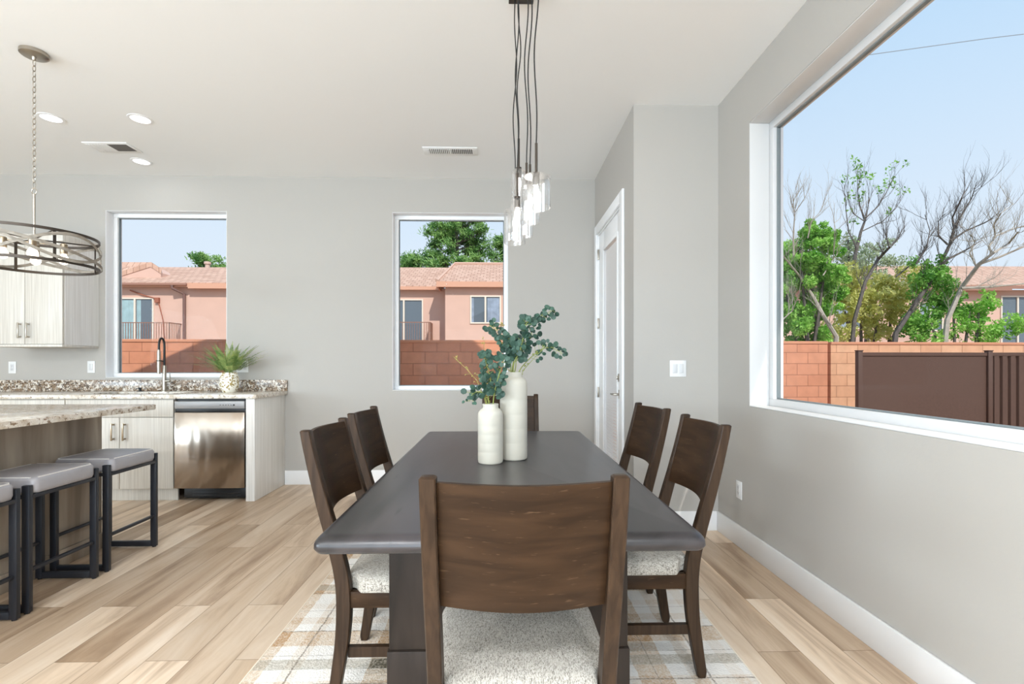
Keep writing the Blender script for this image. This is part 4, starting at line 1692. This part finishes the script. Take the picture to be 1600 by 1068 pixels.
euc('eucalyptus_stem', 'eucalyptus stem drooping to the left from the short vase', (sx - 0.01, sy, sz), [(sx - 0.02, sy - 0.01, 1.035), (-0.08, sy - 0.03, 1.07), (-0.115, sy - 0.04, 1.065), (-0.13, sy - 0.05, 1.03)], 12, 0.0155, 47, start=0.4)
euc('eucalyptus_stem', 'eucalyptus stem crossing towards the tall vase from the short vase', (sx + 0.01, sy, sz), [(sx + 0.015, sy - 0.02, 1.05), (sx + 0.03, sy - 0.05, 1.12), (0.01, sy - 0.06, 1.19), (0.02, sy - 0.06, 1.215)], 34, 0.0165, 58, start=0.25)


def sprig(label, base, ctrl, seed, cols=M_twig):
    rng = random.Random(seed)
    r = thing('seeded_sprig', label, 'plant stem', base, 0, 'yellow seeded sprigs')
    P = [Vector(base)] + [Vector(c) for c in ctrl]
    m = MB()
    m.tube(P, [0.002 - 0.0012 * i / (len(P) - 1) for i in range(len(P))], 6)
    for i in range(1, len(P)):
        for q in range(5):
            t = rng.random()
            p = P[i - 1].lerp(P[i], t)
            d = Vector((rng.uniform(-1, 1), rng.uniform(-1, 1), rng.uniform(-0.2, 1))).normalized()
            e_ = p + d * rng.uniform(0.006, 0.022)
            m.tube([p, e_], 0.0007, 4)
            for s in range(3):
                c = e_ + Vector((rng.uniform(-1, 1), rng.uniform(-1, 1), rng.uniform(-1, 1))) * 0.004
                t_ = bmesh.new()
                bmesh.ops.create_icosphere(t_, subdivisions=1, radius=0.0028)
                m.join(t_, Matrix.Translation(c))
    m.build('stem', cols, r)


sprig('thin yellow seeded sprig arching far left out of the short vase', (sx - 0.012, sy + 0.01, sz), [(sx - 0.03, sy, 1.05), (-0.10, sy - 0.01, 1.12), (-0.145, sy - 0.01, 1.17), (-0.205, sy - 0.01, 1.225)], 2)
sprig('thin yellow seeded sprig standing upright above the short vase', (sx + 0.0, sy + 0.012, sz), [(sx - 0.02, sy, 1.10), (-0.066, sy, 1.2), (-0.068, sy, 1.30)], 3)
sprig('thin yellow seeded sprig standing upright out of the tall vase', (tx - 0.005, ty + 0.015, tz), [(tx - 0.02, ty, 1.22), (0.02, ty, 1.31), (0.003, ty, 1.375)], 4)
sprig('thin yellow seeded sprig arching right out of the tall vase', (tx + 0.018, ty + 0.01, tz), [(tx + 0.05, ty, 1.17), (0.17, ty - 0.03, 1.235), (0.20, ty - 0.03, 1.262)], 5, M_stem)

# ------------------------------------------------------------------ yard walls and fence
def block_wall(label, p0, p1, mat, zt, group='block yard walls', cap=True):
    a, b = Vector(p0), Vector(p1)
    L_ = (b - a).length
    ang = math.atan2(b.y - a.y, b.x - a.x)
    r = thing('block_wall', label, 'wall', (a.x, a.y, 0), 0, group)
    MB_ = MB().box(0, L_, 0, 0.2, -0.4, zt - 0.05)
    o = MB_.build('blocks', mat, smooth=False)
    o.parent = r
    o = MB().box(0, L_, -0.012, 0.212, zt - 0.05, zt, 0.005).build('cap', M_cap)
    o.parent = r
    r.rotation_euler = (0, 0, ang)
    return r


block_wall('salmon concrete block wall behind the yard seen through both back windows', (-16, 7.85), (5.98, 8.73), M_block, 1.612)
block_wall('peach concrete block wall above the brown steel fence in the right window', (6.02, 8.70), (24, 9.4), M_blockr, 1.60)

fe = thing('steel_fence', 'brown steel panel fence in front of the block wall in the right window', 'fence', (5.4, 7.05, -0.2))
FY = 7.05
fx0 = (545 / 760 + 0.025) * FY
fx1 = (748 / 760 + 0.025) * FY * 1.0
fx0, fx1 = 5.30, 7.26
for xp in (fx0, fx1, fx1 + 1.95, fx1 + 3.9):
    MB().box(xp - 0.035, xp + 0.035, FY - 0.035, FY + 0.035, -0.2, 1.385, 0.006).box(xp - 0.04, xp + 0.04, FY - 0.04, FY + 0.04, 1.385, 1.40, 0.004).build('post', M_steelfence, fe)
for k in range(3):
    a, b = (fx0 if k == 0 else fx1 + 1.95 * (k - 1)) + 0.035, (fx1 if k == 0 else fx1 + 1.95 * k) - 0.035
    m = MB().box(a, b, FY - 0.02, FY + 0.02, 1.315, 1.365, 0.004).box(a, b, FY - 0.02, FY + 0.02, -0.15, -0.10, 0.004)
    if k == 0:
        m.box(a, b, FY - 0.006, FY + 0.006, -0.10, 1.315)
    else:
        n = int((b - a) / 0.125)
        pts = []
        for i in range(n):
            x = a + (b - a) * i / n
            w_ = (b - a) / n
            pts += [(x, FY + 0.012), (x + w_ * 0.2, FY + 0.012), (x + w_ * 0.32, FY - 0.016), (x + w_ * 0.88, FY - 0.016)]
        pts += [(b, FY + 0.012)]
        poly = pts + [(p[0], p[1] + 0.003) for p in pts[::-1]]
        m.prism(poly, 'Z', -0.10, 1.315)
    m.build('panel', M_steelfence, fe, smooth=False)


# ------------------------------------------------------------------ houses beyond the wall
def far_window(parent, x0, x1, z0, z1, y, mull, curt, cm):
    f = 0.07
    m = MB()
    m.box(x0, x1, y - 0.05, y + 0.02, z0, z0 + f)
    m.box(x0, x1, y - 0.05, y + 0.02, z1 - f, z1)
    m.box(x0, x0 + f, y - 0.05, y + 0.02, z0 + f, z1 - f)
    m.box(x1 - f, x1, y - 0.05, y + 0.02, z0 + f, z1 - f)
    for q in mull:
        m.box(q - f * 0.6, q + f * 0.6, y - 0.06, y + 0.01, z0 + f, z1 - f)
    w_ = m.build('window', M_frameo, parent, smooth=False)
    MB().box(x0 + f, x1 - f, y - 0.014, y - 0.010, z0 + f, z1 - f).build('pane', M_pane, w_, smooth=False)
    MB().box(x0 + f, x1 - f, y - 0.004, y - 0.002, z0 + f, z1 - f).build('painted_dim_sheet', M_inside, w_, smooth=False)
    for (a, b) in curt:
        m = MB()
        pts = []
        n = max(8, int((b - a) / 0.03))
        for i in range(n + 1):
            pts.append((a + (b - a) * i / n, y - 0.0065 + 0.0028 * math.sin(i * 1.9)))
        poly = pts + [(p[0], p[1] + 0.0005) for p in pts[::-1]]
        m.prism(poly, 'Z', z0 + f, z1 - f - 0.05)
        m.build('curtain', cm, w_, smooth=False)
    return w_


def railing(parent, x0, x1, y0, y1, z0, z1, solid_side=None):
    m = MB()
    m.box(x0, x1, y0 - 0.02, y0 + 0.02, z1 - 0.04, z1)
    m.box(x0, x1, y0 - 0.02, y0 + 0.02, z0, z0 + 0.04)
    n = int((x1 - x0) / 0.12)
    for i in range(n + 1):
        x = x0 + (x1 - x0) * i / n
        m.box(x - 0.010, x + 0.010, y0 - 0.01, y0 + 0.01, z0, z1)
    m.box(x1 - 0.02, x1 + 0.02, y0, y1, z1 - 0.04, z1)
    if solid_side:
        m.box(x1 - 0.04, x1 + 0.06, y0, y1, z0, z1)
    else:
        n = int((y1 - y0) / 0.12)
        for i in range(n):
            y = y0 + (y1 - y0) * i / n
            m.box(x1 - 0.01, x1 + 0.01, y - 0.01, y + 0.01, z0, z1)
    m.box(x0, x1, y0, y1, z0 - 0.15, z0)
    return m.build('balcony_railing', M_rail, parent, smooth=False)


def roof_slab(m, pts_eave, pts_ridge, th_=0.12):
    a, b = [Vector(p) for p in pts_eave]
    c, d = [Vector(p) for p in pts_ridge]
    dn = Vector((0, 0, -th_))
    m.rings([[a, b, d, c], [a + dn, b + dn, d + dn, c + dn]])


# left house
ha = thing('house', 'pink stucco house with tiled roof and teal curtains seen through the left window', 'house', (-18, 27, -0.2))
HY = 25.0
MB().box(-27, -10.6, HY, 33, -0.2, 5.14).build('wall', M_stucco, ha, smooth=False)
m = MB()
roof_slab(m, [(-27.5, HY - 0.32, 5.28), (-10.15, HY - 0.32, 5.28)], [(-27.5, 29.2, 6.93), (-10.15, 29.2, 6.93)])
roof_slab(m, [(-27.5, 33.5, 5.28), (-10.15, 33.5, 5.28)], [(-27.5, 29.2, 6.93), (-10.15, 29.2, 6.93)])
m.build('roof', M_tile, ha, smooth=False)
MB().box(-15.55, -10.15, HY - 0.36, HY - 0.30, 4.98, 5.24).box(-27.5, -15.55, HY - 0.33, HY - 0.30, 5.06, 5.22).build('fascia', M_fascia, ha, smooth=False)
MB().box(-27.5, -15.6, HY - 0.43, HY - 0.33, 5.12, 5.24, 0.02).build('gutter', M_gutter, ha)
MB().tube([(-16.3, HY - 0.38, 5.12), (-16.3, HY - 0.38, 4.98), (-15.9, HY - 0.09, 4.72), (-15.9, HY - 0.09, -0.2)], 0.07, 8).build('downspout', M_spout, ha)
# raised roof section with its sloping verge
MB().prism([(-24, 4.0), (-17.75, 5.5), (-17.75, 5.98), (-18.26, 6.32), (-24, 4.43)], 'Y', 25.93, 27.0).build('gable_wall', M_stucco, ha, smooth=False)
m = MB()
A, B_, C_, A2 = Vector((-18.26, 25.9, 6.54)), Vector((-24.0, 25.9, 4.65)), Vector((-24.0, 27.6, 6.88)), Vector((-19.4, 27.6, 6.88))
F, F2 = Vector((-17.7, 25.9, 6.17)), Vector((-18.9, 27.6, 6.55))
dn = Vector((0, 0, -0.25))
m.rings([[A, B_, C_, A2], [A + dn, B_ + dn, C_ + dn, A2 + dn]])
m.rings([[A, F, F2, A2], [A + dn, F + dn, F2 + dn, A2 + dn]])
m.build('gable_roof', M_tile, ha, smooth=False)
far_window(ha, -20.9, -17.45, 2.3, 4.55, HY, [-18.38], [(-20.7, -18.45), (-18.3, -18.1)], M_curtain)
railing(ha, -21.0, -16.1, HY - 0.9, HY, 2.1, 3.24)
MB().lathe([(0.13, 6.4), (0.13, 7.15), (0.19, 7.17), (0.19, 7.30), (0.13, 7.32)], (-17.45, 29.5, 0), 12).build('roof_vent', M_roofvent, ha)
MB().tube([(-18.6, HY - 0.06, 4.92), (-17.9, HY - 0.06, 4.66), (-17.3, HY - 0.06, 4.5), (-17.15, HY - 0.07, 4.2), (-16.95, HY - 0.08, 3.4), (-16.88, HY - 0.08, 2.4)], 0.03, 6).box(-17.35, -17.15, HY - 0.12, HY, 4.3, 4.55).build('cable', M_cable, ha)

# middle house
hb = thing('house', 'pink stucco house with sliding window and hipped tile roof seen through the centre window', 'house', (-2, 27, -0.2))
HR = 25.4
MB().box(-9.7, -2.6, HR, 33, -0.2, 5.12).box(-2.72, 5.5, 24.3, 33, -0.2, 5.16).build('wall', M_stucco, hb, smooth=False)
m = MB()
roof_slab(m, [(-10.05, HR - 0.3, 5.22), (-2.9, HR - 0.3, 5.22)], [(-10.05, 29.4, 7.02), (-1.0, 29.4, 7.02)])
roof_slab(m, [(-3.12, 24.0, 5.28), (6.0, 24.0, 5.28)], [(-2.62, 28.3, 7.0), (6.0, 28.3, 7.0)])
m.rings([[(-3.12, 24.0, 5.28), (-3.12, 26.4, 5.28), (-2.62, 28.3, 7.0)], [(-3.12, 24.0, 5.16), (-3.12, 26.4, 5.16), (-2.62, 28.3, 6.88)]])
m.build('roof', M_tile, hb, smooth=False)
MB().box(-3.12, 6.0, 23.97, 24.03, 5.0, 5.26).box(-3.12, -3.06, 24.03, HR, 5.0, 5.24).box(-10.05, -3.12, HR - 0.33, HR - 0.28, 5.02, 5.18).build('fascia', M_fascia, hb, smooth=False)
MB().tube([(-3.1, 24.02, 5.30), (-2.62, 28.3, 7.03), (5.9, 28.3, 7.03)], 0.09, 6).build('ridge_tiles', M_ridge, hb)
far_window(hb, -1.48, 0.06, 3.22, 4.62, 24.3, [-0.72], [(-1.41, -1.30), (-0.62, -0.01)], M_curtainb)
far_window(hb, -8.0, -3.98, 2.3, 4.58, HR, [-6.2, -4.98], [(-7.9, -7.0)], M_curtainb)
railing(hb, -9.0, -3.55, HR - 0.9, HR, 2.1, 3.32, True)

# right house
hc = thing('house', 'pink house with brown tiled roof behind the bare trees in the right window', 'house', (26, 27, -0.2))
MB().box(14, 40, 24.6, 33, -0.2, 5.05).build('wall', M_stucco, hc, smooth=False)
m = MB()
roof_slab(m, [(13.5, 24.2, 5.25), (40.5, 24.2, 5.25)], [(16.5, 28.6, 7.1), (40.5, 28.6, 7.1)])
m.rings([[(13.5, 24.2, 5.25), (13.5, 33, 5.25), (16.5, 28.6, 7.1)], [(13.5, 24.2, 5.13), (13.5, 33, 5.13), (16.5, 28.6, 6.98)]])
m.build('roof', M_tile, hc, smooth=False)
MB().box(13.5, 26.1, 24.14, 24.2, 4.95, 5.2).box(26.1, 40, 24.14, 24.2, 5.05, 5.2).build('fascia', M_gutter, hc, smooth=False)
far_window(hc, 25.96, 28.4, 1.9, 4.75, 24.6, [26.85], [], M_curtainb)
far_window(hc, 17.2, 18.7, 3.0, 4.5, 24.6, [17.95], [(17.3, 17.9)], M_curtainb)
far_window(hc, 21.6, 22.9, 2.9, 4.4, 24.6, [22.2], [(21.7, 22.1)], M_curtainb)


# ------------------------------------------------------------------ vegetation
def blob_leaves(rng, blobs, n, size, out, squash=1.0, hollow=0.35):
    tot = sum(b[3] ** 2 for b in blobs)
    for (x, y, z, r) in blobs:
        k = int(n * r * r / tot)
        for _ in range(k):
            d = Vector((rng.gauss(0, 1), rng.gauss(0, 1), rng.gauss(0, 1))).normalized()
            rr = r * (hollow + (1 - hollow) * rng.random() ** 0.6)
            p = Vector((x, y, z)) + Vector((d.x * rr, d.y * rr, d.z * rr * squash))
            s = size * rng.uniform(0.6, 1.3)
            u = Vector((rng.gauss(0, 1), rng.gauss(0, 1), rng.gauss(0, 1))).normalized()
            v = u.orthogonal().normalized()
            v.rotate(Matrix.Rotation(rng.uniform(0, 6.28), 3, u))
            out.append([p - u * s, p + v * s * 0.42, p + u * s, p - v * s * 0.42])


def limb(m, pts, r0, r1, seg=6):
    n = len(pts)
    m.tube(pts, [r0 + (r1 - r0) * i / (n - 1) for i in range(n)], seg)


def twigs(m, rng, p, d, length, r, depth, tips, spread=0.55, up=0.12):
    n = 4
    pts = [p.copy()]
    for i in range(n):
        d = (d + Vector((rng.uniform(-1, 1), rng.uniform(-1, 1), rng.uniform(-1, 1))) * 0.16 + Vector((0, 0, up))).normalized()
        pts.append(pts[-1] + d * length / n)
    m.tube(pts, [r * (1 - 0.55 * i / n) for i in range(n + 1)], 4 if r < 0.02 else 6, cap=False)
    tips.append(pts[-1])
    if depth > 0:
        for i in range(1, n + 1):
            if rng.random() < 0.85:
                dd = (d + Vector((rng.uniform(-1, 1), rng.uniform(-1, 1), rng.uniform(-0.6, 1))) * spread).normalized()
                twigs(m, rng, pts[i], dd, length * rng.uniform(0.5, 0.78), r * 0.5, depth - 1, tips, spread, up)


def lumpy(rng, blobs):
    out = []
    for (x, y, z, r) in blobs:
        for _ in range(max(7, int(42 * r))):
            d = Vector((rng.gauss(0, 1), rng.gauss(0, 1), rng.gauss(0, 1))).normalized() * r * rng.uniform(0.35, 1.0)
            out.append((x + d.x, y + d.y * 0.8, z + d.z, rng.uniform(0.07, 0.20) * (0.6 + 0.6 * r)))
    return out


def bush(name, label, cat, blobs, n, size, mat, seed, stems, group):
    rng = random.Random(seed)
    bx, by = blobs[0][0], blobs[0][1]
    r = thing(name, label, cat, (bx, by, -0.2), 0, group)
    q = []
    blob_leaves(rng, lumpy(rng, blobs), n, size, q)
    quads_mesh('foliage', q, mat, r)
    m = MB()
    for s in range(stems):
        b = blobs[s % len(blobs)]
        base = Vector((bx + rng.uniform(-0.3, 0.3), by + rng.uniform(-0.2, 0.2), -0.2))
        tgt = Vector((b[0], b[1], b[2] + b[3] * rng.uniform(0, 0.7)))
        mid_ = base.lerp(tgt, 0.5) + Vector((rng.uniform(-0.2, 0.2), 0, 0))
        limb(m, [base, mid_, tgt], 0.06, 0.02)
    m.build('trunk', M_bark, r)
    return r


def W(u, v, Y_):
    """direction lookup used once to survey limb positions: image column/row and distance to metres"""
    a, b = (u - 800) / 760, (569 - v) / 760
    k = Y_ / (1 - 0.025 * a)
    return Vector((k * (a + 0.025), Y_, 1.19 + k * b))


def WB(lst, Y_):
    return [(*W(u, v, y), r) for (u, v, y, r) in lst]


G = 'garden trees and shrubs beyond the right wall'
bush('green_shrub', 'tall bright green leafy shrub at the left side of the right window', 'shrub',
     WB([(1262, 420, 11.4, 0.75), (1250, 395, 11.3, 0.5), (1285, 380, 11.4, 0.5), (1290, 430, 11.3, 0.6), (1268, 362, 11.4, 0.3), (1225, 450, 11.6, 0.6), (1235, 490, 11.6, 0.6), (1285, 480, 11.6, 0.6), (1210, 410, 11.8, 0.5), (1255, 520, 11.6, 0.7)], 0),
     40000, 0.044, M_leaf, 11, 6, G)
bush('pale_shrub', 'pale dusty shrub behind the bright green shrub in the right window', 'shrub',
     WB([(1335, 410, 13.5, 0.6), (1325, 385, 13.5, 0.4), (1372, 395, 13.8, 0.45), (1350, 430, 13.5, 0.6), (1395, 425, 13.8, 0.5)], 0),
     4500, 0.045, M_leafp, 12, 4, G)
bush('yellow_shrub', 'yellow-green shrub in the middle of the right window behind the wall', 'shrub',
     WB([(1345, 480, 12, 0.75), (1330, 440, 12.1, 0.5), (1375, 500, 12, 0.6), (1395, 460, 12.2, 0.6), (1320, 510, 12, 0.6), (1410, 500, 12, 0.5), (1365, 450, 12.2, 0.6), (1425, 430, 12.4, 0.35)], 0),
     9000, 0.055, M_leafy, 13, 6, G)
bush('green_shrub', 'low green shrub trailing along the wall at the right frame edge', 'shrub',
     WB([(1490, 515, 10.6, 0.42), (1455, 520, 10.6, 0.35), (1530, 478, 10.6, 0.32), (1515, 500, 10.6, 0.35), (1545, 468, 10.7, 0.24), (1560, 520, 10.5, 0.28), (1585, 505, 10.5, 0.25), (1600, 512, 10.5, 0.25), (1540, 523, 10.5, 0.25)], 0),
     4200, 0.042, M_leaf, 14, 5, G)


def tree(label, paths, Y_, seed, twig, leafblobs=None, nleaf=0, lmat=M_leafd, bark=M_bark, tipleaf=0, group=G):
    rng = random.Random(seed)
    first = [W(u, v, Y_) for (u, v) in paths[0][0]]
    base = Vector((first[0].x - 0.25, Y_, -0.2))
    r = thing('bare_tree', label, 'tree', base, 0, group)
    m = MB()
    tips = []
    for gi, (pp, r0, r1) in enumerate(paths):
        pts = []
        for i, (u, v) in enumerate(pp):
            yy = Y_ + (0 if i == 0 else rng.uniform(-0.15, 0.15) * min(3, i))
            pts.append(W(u, v, yy))
        if gi == 0:
            pts = [base] + pts
        limb(m, pts, r0, r1)
        for i in range(1, len(pts)):
            for _ in range(twig[0]):
                t = rng.random()
                p = pts[i - 1].lerp(pts[i], t)
                d0 = (pts[i] - pts[i - 1]).normalized()
                if gi == 0 and i == 1:
                    continue
                d = (d0 + Vector((rng.uniform(-1, 1), rng.uniform(-0.6, 0.6), rng.uniform(-0.4, 0.9))) * 0.9).normalized()
                twigs(m, rng, p, d, twig[1] * rng.uniform(0.6, 1.2), max(0.007, r1 * 0.6), twig[2], tips)
        tips.append(pts[-1])
    m.build('branches', bark, r)
    q = []
    if leafblobs:
        blob_leaves(rng, lumpy(rng, WB(leafblobs, 0)), nleaf, 0.042, q)
    if tipleaf:
        for t in tips:
            if rng.random() < tipleaf:
                blob_leaves(rng, [(t.x, t.y, t.z, 0.12)], 12, 0.05, q)
    if q:
        quads_mesh('foliage', q, lmat, r)
    return r


tree('grey bare tree leaning right with green leaf clumps on its lower trunk',
     [([(1400, 520), (1432, 472), (1465, 422), (1484, 382), (1491, 355)], 0.06, 0.024),
      ([(1491, 355), (1488, 340), (1503, 308), (1513, 291)], 0.026, 0.006),
      ([(1491, 355), (1505, 332), (1518, 310), (1526, 284)], 0.024, 0.006),
      ([(1486, 376), (1508, 361), (1533, 350), (1552, 341)], 0.024, 0.006),
      ([(1481, 382), (1466, 368), (1466, 346), (1473, 336)], 0.022, 0.006),
      ([(1465, 424), (1480, 405), (1510, 390), (1534, 375)], 0.035, 0.008),
      ([(1432, 412), (1448, 385), (1453, 360), (1445, 335)], 0.02, 0.006)],
     10.8, 21, (3, 0.5, 2),
     [(1452, 418, 10.9, 0.38), (1440, 440, 10.9, 0.4), (1478, 462, 10.9, 0.42), (1462, 480, 10.9, 0.38), (1440, 500, 11, 0.35), (1470, 435, 10.9, 0.3), (1495, 480, 10.9, 0.28), (1428, 520, 11, 0.4)], 8000)
tree('pale bare tree with fine twigs spreading over the roof at the right frame edge',
     [([(1480, 500), (1502, 450), (1530, 412), (1552, 395), (1576, 380), (1591, 362)], 0.06, 0.012),
      ([(1550, 396), (1545, 385), (1555, 370), (1553, 350), (1564, 333), (1584, 318)], 0.025, 0.006),
      ([(1553, 370), (1575, 360), (1600, 352)], 0.016, 0.006),
      ([(1530, 412), (1560, 402), (1600, 385), (1630, 370)], 0.03, 0.008),
      ([(1502, 450), (1540, 448), (1580, 445), (1625, 440)], 0.03, 0.01),
      ([(1525, 415), (1515, 395), (1523, 378), (1517, 366)], 0.02, 0.006)],
     10.4, 22, (3, 0.6, 2), bark=M_twigg)
tree('slim grey tree with tall fork and sparse leaf tips above the shrubs',
     [([(1330, 480), (1336, 400), (1345, 362), (1352, 343)], 0.06, 0.025),
      ([(1352, 343), (1343, 320), (1340, 298), (1340, 280)], 0.018, 0.005),
      ([(1352, 343), (1357, 318), (1358, 300)], 0.014, 0.005),
      ([(1353, 340), (1372, 322), (1384, 302), (1398, 276)], 0.02, 0.005),
      ([(1338, 385), (1326, 362), (1322, 330), (1319, 288)], 0.02, 0.005),
      ([(1350, 345), (1335, 335), (1327, 320), (1324, 300)], 0.014, 0.005),
      ([(1345, 362), (1380, 345), (1400, 325), (1414, 300)], 0.014, 0.005)],
     12.6, 23, (2, 0.5, 2), bark=M_bark, tipleaf=0.05)
tree('dark slanting bare branch tree in front of the yellow-green shrub',
     [([(1335, 500), (1352, 440), (1372, 405), (1390, 386), (1404, 372)], 0.05, 0.018),
      ([(1389, 386), (1385, 370), (1384, 348)], 0.016, 0.005),
      ([(1390, 386), (1404, 372), (1414, 360)], 0.016, 0.005),
      ([(1400, 432), (1425, 412), (1440, 395), (1447, 382)], 0.02, 0.006)],
     11.2, 24, (3, 0.5, 2))
tree('bare tree with thin pale twigs beside the bright green shrub',
     [([(1307, 526), (1286, 492), (1270, 462), (1250, 432), (1224, 400)], 0.06, 0.015),
      ([(1240, 400), (1240, 360), (1242, 332), (1258, 308)], 0.02, 0.005),
      ([(1242, 332), (1238, 320), (1244, 304)], 0.012, 0.004),
      ([(1262, 372), (1268, 345), (1284, 328)], 0.014, 0.004),
      ([(1215, 530), (1222, 500), (1238, 485), (1250, 455)], 0.02, 0.006),
      ([(1286, 430), (1302, 405), (1304, 360), (1303, 335)], 0.014, 0.004)],
     10.9, 25, (3, 0.45, 2), bark=M_twigg)


def pine(label, x, y, top, spread, seed, n=70, per=70, group='pine trees behind the houses'):
    rng = random.Random(seed)
    r = thing('pine_tree', label, 'tree', (x, y, -0.2), 0, group)
    m = MB()
    limb(m, [Vector((x, y, -0.2)), Vector((x + 0.2, y, top * 0.5)), Vector((x, y, top * 0.97))], 0.24, 0.05, 8)
    q = []
    for i in range(n):
        t = rng.random() ** 0.8
        z = top * (0.38 + 0.62 * t)
        rad = spread * (1.0 - 0.72 * t) ** 0.7 * rng.uniform(0.35, 1.0)
        a = rng.uniform(0, 2 * PI)
        c = Vector((x + rad * math.cos(a), y + rad * math.sin(a) * 0.8, z + rad * 0.25))
        limb(m, [Vector((x, y, z - 0.3)), Vector((x + rad * 0.5 * math.cos(a), y + rad * 0.4 * math.sin(a), z)), c], 0.05, 0.02, 5)
        sz = rng.uniform(0.45, 0.85)
        for k in range(per):
            d = Vector((rng.gauss(0, 1), rng.gauss(0, 1), abs(rng.gauss(0, 1)) * 0.8 + 0.1)).normalized()
            p0 = c + Vector((rng.gauss(0, 0.38) * sz, rng.gauss(0, 0.38) * sz, rng.gauss(0, 0.24) * sz))
            L_ = rng.uniform(0.18, 0.34)
            s = d.orthogonal().normalized() * 0.042
            q.append([p0 - s, p0 + s, p0 + d * L_ + s * 0.5, p0 + d * L_ - s * 0.5])
    m.build('trunk', M_bark, r)
    quads_mesh('foliage', q, M_pine, r)


pine('large pine tree rising over the roof in the middle of the centre window', -3.4, 38, 14.2, 4.0, 31, 150, 150)
pine('smaller pine tree at the right side of the centre window behind the roof', 0.9, 40, 11.6, 2.6, 32, 110, 140)
pine('small pine top peeking over the roof at the left of the centre window', -7.4, 40, 9.9, 1.6, 33, 60, 130)
pine('small tree top peeking over the roof in the left window', -24.2, 41, 10.0, 2.2, 34, 60, 110)

pl = MB().tube([(8, 16, 10.9), (16, 15.6, 11.9), (26, 15, 12.9)], 0.012, 5).build('power_line', M_wire, loc=(8, 16, 10.9))
tag(pl, 'thin overhead wire crossing the sky in the right window', 'wire')
